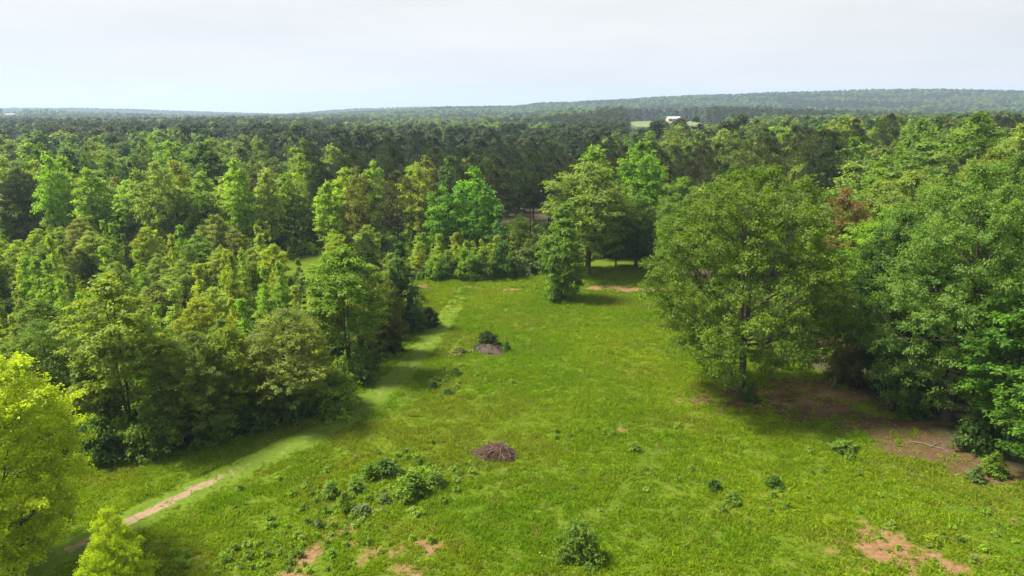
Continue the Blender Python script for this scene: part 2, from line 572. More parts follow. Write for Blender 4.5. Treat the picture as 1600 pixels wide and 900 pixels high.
def grow_tree(seed, H, W, t0, prof, n_clump, rc, flat, subs, per, sub_r, leaf, trunk_r, mat_l, mat_b, top_lead=0.86, needle=False, droop=0.25, up=0.6, stems=1,
              limb_every=1, inner=0.30, lean=0.0, asym=0.12, rise=0.45):
    """a trunk with limbs to every leaf clump; clumps fill the crown's envelope prof(t), t 0 at crown base and 1 at the top"""
    rng = np.random.default_rng(seed)
    px, pr = np.array(prof).T
    # envelope with lobes so that the outline is uneven
    ph = rng.uniform(0, 6.28, 6)

    def env(t, a):
        w = 1 + asym * (np.sin(2 * a + ph[0] + 3 * t) + np.sin(3 * a + ph[1] - 5 * t) + 0.7 * np.sin(5 * a + ph[2] + 9 * t))
        return np.interp(t, px, pr) * W * 0.5 * w
    C = []
    for k in range(n_clump):
        best, bd = None, -1
        for _ in range(9):
            t = rng.uniform(0, 1) ** 0.9
            a = rng.uniform(0, 6.283)
            if np.interp(t, px, pr) < rng.uniform(0, .55):
                continue
            r = max(env(t, a) - rc * .6, 0.02) * math.sqrt(rng.uniform(inner, 1))
            c = np.array([r * math.cos(a), r * math.sin(a), H * (t0 + (1 - t0) * t) - rc * flat * .6 * t])
            d = min((np.sum(((c - q) * (1, 1, 1.25)) ** 2) for q in C), default=9e9)
            if d > bd:
                best, bd = c, d
        if best is not None:
            C.append(best)
    for q in ((1.0, 1.9, 2.8, 3.7) if pr[-1] < .1 else (1.0,)):
        C.append(np.array([rng.normal(0, .12 * q * rc), rng.normal(0, .12 * q * rc), H - rc * flat * q]))
    C = np.array(C)
    nC = len(C)
    rcs = rc * rng.uniform(0.7, 1.25, nC) * np.interp((C[:, 2] / H - t0) / (1 - t0), [0, .65, 1], [1, 1, .60])
    # trunk(s) and limbs
    tb = Tubes()
    trunks = []
    for s in range(stems):
        zz = np.linspace(-0.3, H * top_lead, 10)
        off = rng.normal(0, 1, (10, 2)).cumsum(0) * 0.012 * H * 0.35
        sp = (s - (stems - 1) / 2) * W * 0.16
        ang = seed + s * 2.1
        tr = np.c_[off[:, 0] + lean * zz + sp * math.cos(ang) * (zz / H).clip(0), off[:, 1] + sp * math.sin(ang) * (zz / H).clip(0), zz]
        tr[:2, :2] *= 0.2
        rr = trunk_r / math.sqrt(stems) * np.interp(np.linspace(0, 1, 10), [0, .06, .5, 1], [1.45, 1.0, .66, .13])
        tb.add(tr, rr, 8)
        trunks.append((tr, rr))
    # a few main boughs, each carrying the clumps of its part of the crown
    nb = max(4, nC // (5 if needle else 8))
    K = C[rng.choice(nC, nb, replace=False)].copy()
    for _ in range(5):
        own = np.argmin(((C[:, None] - K[None]) ** 2).sum(-1), 1)
        for q in range(nb):
            if (own == q).any():
                K[q] = C[own == q].mean(0)
    for q in range(nb):
        mem = np.nonzero(own == q)[0]
        if not len(mem):
            continue
        c = K[q]
        tr, rr = min(trunks, key=lambda g: math.hypot(np.interp(c[2], g[0][:, 2], g[0][:, 0]) - c[0], np.interp(c[2], g[0][:, 2], g[0][:, 1]) - c[1]))
        rad = math.hypot(c[0], c[1])
        lo_ = (0.55 * t0 + 0.05 + 0.30 * (q / nb) * (1 - t0)) * H
        za = min(max(c[2] - rise * rad - 0.06 * H, min(lo_, c[2])), H * top_lead * .97)
        A = np.array([np.interp(za, tr[:, 2], tr[:, 0]), np.interp(za, tr[:, 2], tr[:, 1]), za])
        Mi = A * .5 + c * .5 + np.array([0, 0, (-0.10 if rise > .5 else 0.06) * rad]) + rng.normal(0, .07 * rad + .02, 3)
        t = np.linspace(0, 1, 7)[:, None]
        Bg = (1 - t) ** 2 * A + 2 * t * (1 - t) * Mi + t ** 2 * c
        Bg[1:-1] += rng.normal(0, .018 * rad + .004, (5, 3))
        r0 = min(np.interp(za, tr[:, 2], rr) * .55, 0.010 * rad + 0.008 * H ** .75)
        tb.add(Bg, r0 * np.linspace(1, .35, 7), 6)
        for k in mem:
            j = int(rng.integers(2, 6))
            S0, S1 = Bg[j], C[k]
            ds = np.linalg.norm(S1 - S0)
            Mm = S0 * .5 + S1 * .5 + rng.normal(0, .09 * ds, 3) + np.array([0, 0, .05 * ds])
            t = np.linspace(0, 1, 4)[:, None]
            tb.add((1 - t) ** 2 * S0 + 2 * t * (1 - t) * Mm + t ** 2 * S1, r0 * .34 * np.linspace(1, .25, 4), 4)
    trunk = tb.mesh('trunk', mat_b)
    # leaves
    ns = nC * subs
    ci = np.repeat(np.arange(nC), subs)
    d = unit(rng.normal(0, 1, (ns, 3)))
    d[:, 2] = np.where(d[:, 2] < -0.25, -d[:, 2] * .6, d[:, 2])
    rad = rng.uniform(0.25, 1.0, ns) ** 0.6
    S = C[ci] + d * (rcs[ci] * rad)[:, None] * np.array([1, 1, flat])
    out_xy = C[ci] * np.array([1, 1, 0])
    S[:, 2] -= droop * rcs[ci] * rad ** 2 * (1 - np.abs(d[:, 2]))
    n = ns * per
    si = np.repeat(np.arange(ns), per)
    e = rng.normal(0, 1, (n, 3))
    axis = unit(d + 0.6 * unit(out_xy + 1e-4) + rng.normal(0, .35, d.shape))
    if needle:
        D = unit(unit(e) + 0.5 * axis[si] + np.array([0, 0, .35]))
        P = S[si] + D * sub_r * 0.25
        Nn = unit(np.cross(D, rng.normal(0, 1, (n, 3))))
    else:
        # twigs: leaves strung along a short outward axis
        P = S[si] + axis[si] * (rng.uniform(-1, 1.2, n) * sub_r)[:, None] + e * sub_r * np.array([.42, .42, .3])
        Nn = unit(0.55 * d[si] + np.array([0, 0, up]) + 0.55 * rng.normal(0, 1, (n, 3)))
        D = axis[si] + 0.9 * rng.normal(0, 1, (n, 3)) - np.array([0, 0, droop])
    tint = 0.5 + 0.16 * rng.normal(0, 1, nC)[ci][si] + 0.12 * rng.normal(0, 1, ns)[si] + 0.13 * rng.normal(0, 1, n)
    tint = np.clip(tint, 0, 1)
    ln = leaf[0] * rng.uniform(.7, 1.3, n)
    wd = leaf[1] * rng.uniform(.7, 1.3, n)
    V, F, T = leaf_quads(rng, P, Nn, D, ln, wd, tint)
    crown = mesh_from('crown', V, F, mat_l, {'tint': T})
    ext = np.percentile(np.hypot(P[:, 0], P[:, 1]), 98) * 2
    return dict(trunk=trunk, crown=crown, H=float(np.percentile(P[:, 2], 99.7)), W=float(ext))


DOME = [(0, .55), (.15, .88), (.35, 1.0), (.6, .95), (.8, .74), (.93, .45), (1, .2)]
OVAL = [(0, .45), (.2, .85), (.45, 1.0), (.7, .85), (.88, .5), (1, .14)]
TALL = [(0, .5), (.25, .9), (.55, 1.0), (.78, .8), (.92, .5), (1, .16)]
SPIRE = [(0, .7), (.15, 1.0), (.35, .85), (.6, .55), (.8, .28), (1, .03)]
PINEC = [(0, .45), (.2, .75), (.45, 1.0), (.7, .92), (.88, .62), (1, .22)]
BUSH = [(0, .85), (.3, 1.0), (.6, .9), (.85, .6), (1, .25)]

PROTO = {}


def P_(key, *a, **k):
    PROTO.setdefault(key, []).append(grow_tree(*a, **k))


# near trees: leaf by leaf
P_('oak', 11, 17.5, 15.0, .17, [(0, .60), (.10, .92), (.26, 1.0), (.48, .95), (.70, .82), (.88, .60), (1, .30)], 165, 1.35, .50, 16, 33, .34, (.19, .11), .36, M_LEAF, M_BARK, stems=2, top_lead=.84, droop=.55, rise=.75, asym=.10, inner=.38)
P_('broad', 12, 17.5, 15.0, .10, DOME, 140, 1.5, .50, 17, 40, .34, (.19, .115), .34, M_LEAF, M_BARK, top_lead=.84, droop=.6, rise=.5, asym=.14, inner=.3)
P_('edge', 21, 14, 9.0, .14, DOME, 80, 1.35, .60, 15, 36, .32, (.20, .125), .22, M_LEAF, M_BARK, droop=.4, rise=.6)
P_('edge', 22, 15, 10.0, .12, OVAL, 90, 1.45, .55, 15, 36, .33, (.20, .125), .24, M_LEAF, M_BARK, droop=.5, rise=.5)
P_('bright', 31, 12, 9.0, .10, OVAL, 130, .95, .60, 16, 34, .26, (.155, .10), .16, M_LEAF, M_BARK, droop=.2, rise=.7, inner=.2)
P_('slender', 41, 11.5, 5.4, .30, TALL, 52, .85, .60, 11, 22, .27, (.24, .14), .13, M_LEAF, M_BARK, stems=2, droop=.3, inner=.15)
P_('slender', 42, 10.5, 5.0, .22, TALL, 50, .85, .60, 11, 22, .27, (.24, .14), .12, M_LEAF, M_BARK, droop=.3, inner=.15)
P_('lone', 45, 12, 6.4, .02, [(0, .5), (.12, .66), (.3, .9), (.45, 1.0), (.62, .84), (.8, .5), (1, .08)], 90, .85, .65, 11, 18, .28, (.27, .17), .14, M_LEAF, M_BARK, top_lead=.95, droop=.2, inner=.25, asym=.12, rise=.4)
P_('open', 46, 15, 10.0, .26, DOME, 84, 1.4, .55, 11, 20, .36, (.32, .20), .34, M_LEAF, M_BARK, droop=.35, rise=.6)
# middle distance
for s in (51, 52, 53, 54):
    P_('hard', s, 15, 8.0, .16, [DOME, OVAL, TALL, DOME][s - 51], 58, 1.35, .62, 9, 15, .40, (.42, .28), .20, M_LEAF, M_BARK, droop=.3, asym=.15)
P_('hard', 55, 14, 9.0, .2, DOME, 50, 1.25, .55, 9, 16, .42, (.40, .26), .2, M_LEAF, M_BARK, droop=.35, asym=.30, inner=.2)
P_('hard', 56, 16, 7.0, .12, TALL, 56, 1.1, .75, 9, 15, .36, (.40, .26), .18, M_LEAF, M_BARK, droop=.15, asym=.26)
P_('pine', 84, 16, 8.0, .35, PINEC, 40, 1.3, .4, 10, 24, .5, (.50, .08), .2, M_NEEDLE, M_BARK_PINE, top_lead=.95, needle=True, droop=.2, rise=.1, asym=.32, inner=.2)
for s in (61, 62, 63):
    P_('tall', s, 16, 5.6, .20, [TALL, OVAL, TALL][s - 61], 54, 1.0, .70, 9, 14, .36, (.40, .26), .16, M_LEAF, M_BARK, droop=.2, asym=.17, inner=.2)
for s in (71, 72, 73):
    P_('spire', s, 8.5, 3.6, .06, SPIRE, 44, .50, .70, 9, 12, .22, (.26, .155), .075, M_LEAF, M_BARK, top_lead=.96, droop=.1, inner=.15, asym=.14, rise=.2)
for s in (81, 82, 83):
    P_('pine', s, 17, 7.2, [.42, .5, .3][s - 81], PINEC, 46, 1.15, .42, 10, 22, .5, (.52, .075), .20, M_NEEDLE, M_BARK_PINE, top_lead=.95, needle=True, droop=.15, rise=.12, asym=.2, inner=.1)
for s in (91, 92, 93):
    P_('bush', s, 2.6, 3.0, .0, BUSH, 30, .48, .75, 9, 14, .2, (.21, .13), .05, M_LEAF, M_BARK, droop=.15, inner=.1, stems=2, asym=.16)
for s in (101, 102):
    P_('shrub', s, 1.5, 1.25, .0, BUSH, 20, .24, .95, 6, 8, .12, (.17, .10), .02, M_LEAF, M_BARK, droop=.05, inner=.1, stems=2, asym=.2)
P_('sapling', 111, 2.6, 1.9, .08, SPIRE, 26, .32, .8, 7, 14, .14, (.17, .10), .03, M_LEAF, M_BARK, top_lead=.95, droop=.1, inner=.1, rise=.3)


# ------------------------------------------------------------------ objects
def link(o):
    scene.collection.objects.link(o)
    return o


def tag(o, label=None, cat=None, group=None, kind=None):
    for k, v in (('label', label), ('category', cat), ('group', group), ('kind', kind)):
        if v:
            o[k] = v
    return o


TREES = []      # everything planted, for labels


def plant(name, key, var, x, y, h, w, color, label=None, cat='tree', group=None, rot=None, sink=0.0):
    pr = PROTO[key][var % len(PROTO[key])]
    e = link(bpy.data.objects.new(name, None))
    e.empty_display_size = 0.3
    z = tz(x, y) - sink
    e.location = (x, y, z)
    rz = (x * 12.9898 + y * 78.233) % 6.283 if rot is None else rot
    e.rotation_euler = (0, 0, rz)
    e.scale = (w / pr['W'], w / pr['W'], h / pr['H'])
    color = tuple(color)
    for part in ('trunk', 'crown'):
        c = link(bpy.data.objects.new(part, pr[part]))
        c.parent = e
        c.color = (*color, 1)
    tag(e, label, cat, group)
    px, pt = proj(x, y, z + h)
    TREES.append(dict(o=e, x=x, y=y, px=px, py=pt, name=name, h=h))
    return e


def by_top(px, ty, Y, wpx):
    """crown top pixel and distance -> x, height, width in metres"""
    dx, dy, dz = ray(px, ty)
    x = dx / dy * Y
    z = CAM_H + dz / dy * Y
    h = z - tz(x, Y)
    depth = Y * CP + (CAM_H - (z - h / 2)) * SP
    return x, h, wpx * depth / FPX


TONE = {
    'pale green': (0.200, 0.275, 0.048), 'bright green': (0.175, 0.290, 0.024), 'yellow-green': (0.235, 0.305, 0.020), 'mid green': (0.125, 0.205, 0.026), 'deep green': (0.070, 0.138, 0.021),
    'olive green': (0.155, 0.185, 0.036), 'grey-green': (0.140, 0.200, 0.060), 'brownish green': (0.120, 0.120, 0.036), 'dark': (0.040, 0.066, 0.022), 'brownish dark': (0.058, 0.072, 0.028), 'coppery': (0.26, 0.115, 0.035)}


def jitter(c, rng, a=0.10):
    k = 1 + rng.normal(0, a)
    g = rng.normal(0, a * .5)
    return (max(.01, c[0] * k * (1 + g)), max(.01, c[1] * k), max(.004, c[2] * k * (1 - g)))


rng = np.random.default_rng(5)

# ---- ground
def grid_axis(fine, step, far, grow):
    a = [fine]
    s = step
    while a[-1] < far:
        s *= grow
        a.append(a[-1] + s)
    return a


xa = list(np.arange(-58, 58.1, 0.7))
right = grid_axis(xa[-1], .7, 5200, 1.075)[1:]
left = [-v for v in right][::-1]
X = np.array(left + xa + right)
ya = list(np.arange(10, 112.1, 0.7))
Yv = np.array([-60, -30, -10, 0] + ya + grid_axis(ya[-1], .7, 7500, 1.05)[1:])
GX, GY = np.meshgrid(X, Yv)
GZ = terrain(GX, GY)
ny_, nx_ = GX.shape
idx = np.arange(nx_ * ny_).reshape(ny_, nx_)
F = np.stack([idx[:-1, :-1], idx[:-1, 1:], idx[1:, 1:], idx[1:, :-1]], -1).reshape(-1, 4)
V = np.stack([GX, GY, GZ], -1).reshape(-1, 3)
xf, yf = V[:, 0], V[:, 1]
past = in_poly(xf, yf, PASTURE)
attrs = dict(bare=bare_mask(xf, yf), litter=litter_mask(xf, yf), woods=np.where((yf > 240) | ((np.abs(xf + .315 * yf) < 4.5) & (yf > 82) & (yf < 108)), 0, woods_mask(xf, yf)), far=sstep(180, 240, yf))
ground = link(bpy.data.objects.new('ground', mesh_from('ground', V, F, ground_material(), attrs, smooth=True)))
tag(ground, 'grassy clearing with bare clay patches running into the wooded valley', kind='structure')

# ---- pasture sheet on the far rise
m_past = plain_material('pasture_grass', (0.115, 0.150, 0.055), .95, .2, .04, .05)
gx, gy = np.meshgrid(np.linspace(120, 270, 51), np.linspace(680, 850, 58))
gz = terrain(gx, gy) + 0.35
idx = np.arange(gx.size).reshape(gx.shape)
F = np.stack([idx[:-1, :-1], idx[:-1, 1:], idx[1:, 1:], idx[1:, :-1]], -1).reshape(-1, 4)
V = np.stack([gx, gy, gz], -1).reshape(-1, 3)
keep = in_poly(V[F][:, :, 0].mean(1), V[F][:, :, 1].mean(1), PASTURE)
tag(link(bpy.data.objects.new('pasture', mesh_from('pasture', V, F[keep], m_past, smooth=True))), 'pale green open pasture on the far rise', kind='structure')

# ---- mown track draped over the ground
PT = np.gradient(PATH, axis=0)
PT /= np.linalg.norm(PT, axis=1, keepdims=True)
PN = np.c_[-PT[:, 1], PT[:, 0]]
arc = np.r_[0, np.cumsum(np.hypot(*np.diff(PATH, axis=0).T))]
half = 1.25 + 0.25 * np.interp(arc, [0, 40, arc[-1]], [0, 1, .4])
us = np.linspace(-1, 1, 13)
wob = 1 + 0.18 * (vnoise(arc / 2.2, arc * 0, 77) - .5)
PXY = PATH[:, None] + (us[None, :] * (half * wob)[:, None])[..., None] * PN[:, None]
pz = terrain(PXY[..., 0], PXY[..., 1]) + 0.03 - 0.05 * np.abs(us[None, :]) ** 6
V = np.concatenate([PXY, pz[..., None]], -1).reshape(-1, 3)
idx = np.arange(len(PATH) * 13).reshape(-1, 13)
F = np.stack([idx[:-1, :-1], idx[:-1, 1:], idx[1:, 1:], idx[1:, :-1]], -1).reshape(-1, 4)
_, arc_d0 = poly_dist(np.array([ground_at(190, 818)[0]]), np.array([ground_at(190, 818)[1]]), PATH)
_, arc_d1 = poly_dist(np.array([ground_at(320, 760)[0]]), np.array([ground_at(320, 760)[1]]), PATH)
dirt = np.exp(-((us[None, :] - .1 - .35 * (vnoise(arc / 3.0, arc * 0 + 5, 91)[:, None] - .5)) / .24) ** 2) * (sstep(arc_d1[0] + 3, arc_d1[0] - 2, arc) * sstep(arc_d0[0] - 4, arc_d0[0] - 1, arc))[:, None] * 1.0 + 0.30 * np.exp(-((us[None, :]) / .6) ** 2) * np.ones((len(arc), 1))
path = link(bpy.data.objects.new('path', mesh_from('path', V, F, path_material(), {'dirt': (dirt * 1.0).reshape(-1), 'verge': (np.abs(us[None, :]) ** 2 * .75 + sstep(.70 * arc[-1], 1.0 * arc[-1], arc)[:, None] * .8).reshape(-1)}, smooth=True)))
tag(path, 'mown grass track with a worn dirt strip curving along the wood', kind='structure')


# ---- the trees that stand out in the photograph
def hero(name, key, var, px, ty, Y, wpx, tone, label, rot=None, tree_cat='tree', base=None, hmin=1.0):
    if base is not None:
        gx_, gy_ = ground_at(*base)
        x, h, w = by_top(px, ty, gy_, wpx)
        x, Y = gx_, gy_
    else:
        x, h, w = by_top(px, ty, Y, wpx)
    c = TONE[tone] if isinstance(tone, str) else (tone[0] * 1.38, tone[1] * 1.55, tone[2] * 1.0)
    return plant(name, key, var, x, Y, max(h, hmin), w, c, label, tree_cat, rot=rot)


HEROES = [
    # clearing
    ('oak_tree', 'oak', 0, 1165, 266, None, 318, (0.076, 0.112, 0.016), 'big spreading oak standing over bare leaf litter at the clearing edge', (1158, 622), 0.4),
    ('broadleaf_tree', 'lone', 0, 882, 320, None, 74, (0.092, 0.145, 0.024), 'small pointed tree standing alone in the grass below the clay patches', (878, 470), None),
    ('broadleaf_tree', 'bright', 0, -55, 546, 28.5, 300, (0.265, 0.300, 0.011), 'vivid yellow-green tree cut off by the bottom corner of the picture', None, 1.0),
    ('broadleaf_tree', 'bright', 0, 165, 800, 24.5, 110, (0.235, 0.275, 0.011), 'low leafy shoot-like tree beside the vivid yellow-green corner tree', None, 2.6),
    # west edge of the clearing
    ('broadleaf_tree', 'slender', 0, 188, 436, None, 165, (0.145, 0.172, 0.030), 'tall thin twin-stemmed tree at the front of the west wood', (205, 694), None),
    ('broadleaf_tree', 'edge', 0, 300, 520, None, 140, (0.105, 0.132, 0.028), 'dark dull green tree next to the tall thin twin-stemmed tree', (318, 684), None),
    ('broadleaf_tree', 'slender', 1, 368, 512, None, 90, (0.145, 0.172, 0.018), 'narrow yellowish tree squeezed between two duller wood-edge trees', (372, 668), None),
    ('broadleaf_tree', 'edge', 1, 450, 486, None, 160, (0.130, 0.148, 0.042), 'greyish olive rounded tree at the wood edge beside the track', (455, 650), None),
    ('broadleaf_tree', 'slender', 0, 540, 388, None, 125, (0.105, 0.158, 0.020), 'tall fresh green tree above the bend of the track', (548, 588), None),
    ('broadleaf_tree', 'edge', 0, 600, 428, None, 72, (0.085, 0.085, 0.026), 'thin brownish tree leaning over the bend of the track', (600, 556), None),
    ('pine_tree', 'pine', 2, 572, 368, 68, 62, (0.050, 0.070, 0.028), 'thin young pine rising behind the track bend', None, None),
    ('broadleaf_tree', 'spire', 1, 628, 380, None, 58, (0.038, 0.075, 0.024), 'slim dark tree at the tip of the west wood', (630, 516), None),
    ('broadleaf_tree', 'edge', 1, 60, 505, 46, 130, (0.095, 0.140, 0.024), 'broad tree rising right behind the vivid yellow-green corner tree', None, None),
    ('broadleaf_tree', 'edge', 0, 130, 585, 42.5, 90, (0.095, 0.125, 0.024), 'low dark tree tucked between the corner tree and the twin-stemmed tree', None, None),
    # centre
    ('pine_tree', 'pine', 0, 617, 270, 104, 118, (0.066, 0.068, 0.030), 'broad brownish pine with open branches behind the young thicket', None, None),
    ('broadleaf_tree', 'hard', 0, 692, 294, 101, 66, (0.100, 0.185, 0.022), 'smaller of two fresh green trees behind the hedge row', None, None),
    ('broadleaf_tree', 'hard', 1, 744, 264, 103, 86, (0.095, 0.185, 0.022), 'larger of two fresh green trees behind the hedge row', None, None),
    ('broadleaf_tree', 'spire', 0, 778, 322, 99, 42, (0.070, 0.135, 0.040), 'blue-tinged pointed tree behind the hedge row', None, None),
    ('pine_tree', 'pine', 2, 813, 335, 96, 44, (0.075, 0.110, 0.028), 'small young pine between the hedge row and the dark pines', None, None),
    ('broadleaf_tree', 'open', 0, 918, 258, None, 150, (0.118, 0.150, 0.042), 'big pale olive tree with a thick dark trunk behind the lone small tree', (918, 430), None),
    ('broadleaf_tree', 'tall', 0, 932, 232, 106, 80, (0.130, 0.195, 0.022), 'yellowish tree top showing above the big pale olive tree', None, None),
    ('broadleaf_tree', 'hard', 2, 1001, 224, 105, 84, (0.120, 0.200, 0.018), 'brightest tall tree behind the red clay patch', None, None),
    ('broadleaf_tree', 'open', 0, 1008, 306, None, 76, (0.085, 0.130, 0.032), 'round-headed tree with a bare trunk behind the red clay patch', (993, 418), None),
    ('broadleaf_tree', 'edge', 0, 1068, 280, 90, 96, (0.100, 0.150, 0.028), 'green tree half hidden behind the big oak', None, None),
    ('broadleaf_tree', 'slender', 1, 955, 330, None, 60, (0.095, 0.130, 0.035), 'low tree under the pale olive tree with its trunk in the grass', (962, 418), None),
    # east wood
    ('broadleaf_tree', 'edge', 0, 1322, 298, 74, 100, (0.135, 0.088, 0.048), 'coppery brown tree with dying leaves behind the big oak', None, None),
    ('broadleaf_tree', 'edge', 1, 1300, 430, 62, 90, (0.050, 0.052, 0.022), 'brownish low tree in the shade beside the big oak', None, None),
    ('broadleaf_tree', 'edge', 0, 1365, 332, None, 140, (0.040, 0.074, 0.018), 'deep green tree between the big oak and the pale spreading tree', (1375, 606), None),
    ('broadleaf_tree', 'broad', 0, 1480, 262, None, 320, (0.088, 0.138, 0.036), 'largest pale green tree sweeping down to the east litter', (1478, 655), 2.2),
    ('broadleaf_tree', 'broad', 0, 1640, 270, 48, 250, (0.078, 0.130, 0.028), 'big tree cut by the picture edge behind the low forked saplings', None, 4.0),
    ('broadleaf_tree', 'slender', 0, 1560, 452, None, 170, (0.062, 0.125, 0.020), 'slim forked tree with visible stems at the east edge', (1562, 716), None),
    ('broadleaf_tree', 'slender', 1, 1608, 560, None, 140, (0.070, 0.130, 0.020), 'low leafy sapling cut by the east picture edge', (1600, 752), None),
    ('pine_tree', 'pine', 0, 1288, 206, 104, 110, (0.046, 0.055, 0.026), 'dark spreading pine with a bare trunk above the coppery tree', None, None),
    ('pine_tree', 'pine', 1, 1200, 217, 110, 66, (0.055, 0.062, 0.028), 'narrow dark pine above the top of the big oak', None, None),
    ('pine_tree', 'pine', 2, 1165, 228, 100, 84, (0.100, 0.120, 0.046), 'pale olive pine right behind the top of the big oak', None, None),
    ('pine_tree', 'pine', 0, 1395, 180, 135, 66, (0.040, 0.055, 0.024), 'dark round-topped pine standing out above the east canopy', None, None),
    ('broadleaf_tree', 'hard', 0, 1440, 225, 92, 150, (0.100, 0.145, 0.036), 'wide pale crown in the east canopy above the coppery tree', None, None),
    ('broadleaf_tree', 'hard', 1, 1535, 178, 100, 130, (0.088, 0.130, 0.028), 'high crown on the skyline of the east bank', None, None),
]
for nm, key, var, px, ty, Y, wpx, tone, lab, base, rot in HEROES:
    hero(nm, key, var, px, ty, Y, wpx, tone, lab, rot, base=base)
N_HERO = len(TREES)

# ---- bushes and shrubs that can be picked out
BUSHES = [
    (520, 582, (520, 640), 96, 'bright green', 'big light green bush bulging out beside the track'),
    (672, 480, (672, 510), 32, 'dark', 'small dark round bush at the tip of the west wood'),
    (650, 478, (648, 518), 40, 'deep green', 'low green bush next to the small dark round bush'),
    (470, 600, (470, 655), 70, 'deep green', 'dark bush under the greyish olive tree'),
    (400, 615, (402, 668), 80, 'deep green', 'wide dark bush at the foot of the wood edge'),
    (335, 628, (335, 690), 74, 'mid green', 'mid green bush along the foot of the west wood'),
    (248, 640, (245, 712), 84, 'mid green', 'leafy bush at the foot of the twin-stemmed tree'),
    (165, 650, (160, 722), 76, 'deep green', 'dark bush between the corner tree and the track'),
    (568, 540, (568, 598), 50, 'deep green', 'dark bush below the tall fresh green tree'),
    (612, 500, (612, 552), 46, 'brownish dark', 'brown-tinged bush below the thin brownish tree'),
    (702, 392, (702, 436), 40, 'mid green', 'first rounded bush of the hedge row by the clay'),
    (728, 385, (728, 437), 44, 'bright green', 'lighter rounded bush near the start of the hedge row'),
    (757, 388, (757, 437), 40, 'mid green', 'rounded bush in the middle of the hedge row'),
    (787, 378, (787, 434), 50, 'deep green', 'darkest and tallest rounded bush of the hedge row'),
    (820, 388, (820, 428), 46, 'grey-green', 'greyish bush at the east end of the hedge row'),
    (680, 400, (680, 438), 34, 'bright green', 'small bright bush at the west end of the hedge row'),
    (845, 368, (846, 424), 56, 'grey-green', 'pale bush right behind the lone small tree'),
    (1190, 595, (1170, 628), 26, 'deep green', 'shoots growing round the oak trunk'),
    (1420, 560, (1420, 640), 90, 'deep green', 'dark bush under the largest pale green tree'),
    (1530, 640, (1535, 706), 80, 'deep green', 'dark bush in front of the slim forked tree'),
    (1330, 520, (1330, 596), 90, 'brownish green', 'brownish bush in the deep shade beside the oak'),
]
for px, ty, base, wpx, tone, lab in BUSHES:
    gx_, gy_ = ground_at(*base)
    _, h, w = by_top(px, ty, gy_, wpx)
    plant('bush', 'bush', int(px) % 3, gx_, gy_, max(h, .5), w, TONE[tone], lab, 'bush', sink=.05)
SHRUBS = [
    (764, 513, (763, 541), 34, 'dark', 'dark rounded shrub growing out of the old brush mound', 'bush'),
    (792, 530, (792, 550), 14, 'deep green', 'small upright shrub beside the old brush mound', 'shrub'),
    (715, 540, (716, 554), 36, 'olive green', 'low weedy shrub trailing off the old brush mound', 'shrub'),
    (906, 800, (906, 872), 50, 'mid green', 'upright dark leafy sapling in the grass near the camera', 'bush'),
    (925, 848, (926, 882), 34, 'mid green', 'low shoot at the foot of the upright dark sapling', 'shrub'),
    (880, 850, (882, 878), 30, 'mid green', 'short weed beside the upright dark sapling', 'shrub'),
    (645, 716, (645, 772), 56, 'bright green', 'tallest shrub of the weedy patch beside the stick pile', 'shrub'),
    (605, 712, (604, 742), 46, 'deep green', 'dark shrub at the back of the weedy patch', 'shrub'),
    (680, 732, (680, 762), 36, 'mid green', 'shrub of the weedy patch nearest the stick pile', 'shrub'),
    (578, 720, (578, 748), 30, 'bright green', 'small shrub at the west end of the weedy patch', 'shrub'),
    (640, 752, (640, 782), 34, 'bright green', 'low bright shrub at the front of the weedy patch', 'shrub'),
    (540, 762, (540, 800), 26, 'bright green', 'lone upright shrub below the weedy patch', 'shrub'),
    (515, 752, (515, 775), 32, 'mid green', 'low shrub uphill of the lone upright shrub', 'shrub'),
    (555, 745, (556, 768), 36, 'mid green', 'spreading weed between the weedy patch and the upright shrub', 'shrub'),
    (565, 785, (566, 803), 36, 'grey-green', 'greyish weed next to the lone upright shrub', 'shrub'),
    (498, 805, (498, 825), 18, 'grey-green', 'little upright weed above the red clay specks', 'shrub'),
    (602, 768, (602, 785), 22, 'grey-green', 'small round grey-green weed near the bare soil', 'shrub'),
    (700, 605, (700, 616), 20, 'deep green', 'dark weed below the old brush mound', 'shrub'),
    (676, 592, (676, 606), 22, 'deep green', 'dark weed nearest the track under the brush mound', 'shrub'),
    (712, 572, (712, 586), 18, 'deep green', 'small dark weed between track and brush mound', 'shrub'),
    (1210, 740, (1210, 760), 28, 'deep green', 'dark weed in the grass below the oak', 'shrub'),
    (1115, 745, (1115, 765), 26, 'deep green', 'dark weed tuft downhill of the bare soil spot', 'shrub'),
    (1145, 765, (1145, 785), 30, 'mid green', 'spreading weed in the lit grass below the oak', 'shrub'),
    (1318, 685, (1318, 706), 50, 'mid green', 'low leafy patch of weeds at the litter edge', 'shrub'),
    (1458, 832, (1458, 850), 24, 'yellow-green', 'bright yellowish weed above the bare clay patch', 'shrub'),
    (990, 690, (990, 704), 30, 'bright green', 'bright low weed beside the bare soil spots', 'shrub'),
    (1550, 700, (1552, 742), 40, 'bright green', 'pale stemmed shrub in front of the east saplings', 'sapling'),
    (1520, 722, (1524, 752), 26, 'grey-green', 'thin pale shrub at the edge of the dark litter', 'sapling'),
]
for k, (px, ty, base, wpx, tone, lab, key) in enumerate(SHRUBS):
    gx_, gy_ = ground_at(*base)
    _, h, w = by_top(px, ty, gy_, wpx)
    plant('shrub', key, k, gx_, gy_, max(h * (.85 if wpx < 52 and key != 'bush' or px > 700 else .62), .3), max(w * (1.25 if key == 'bush' and ty == 800 else 1), .3), tuple(v * (.8 if tone == 'bright green' else 1.1) for v in TONE[tone]), lab, 'shrub', sink=.03)
N_NAMED = len(TREES)


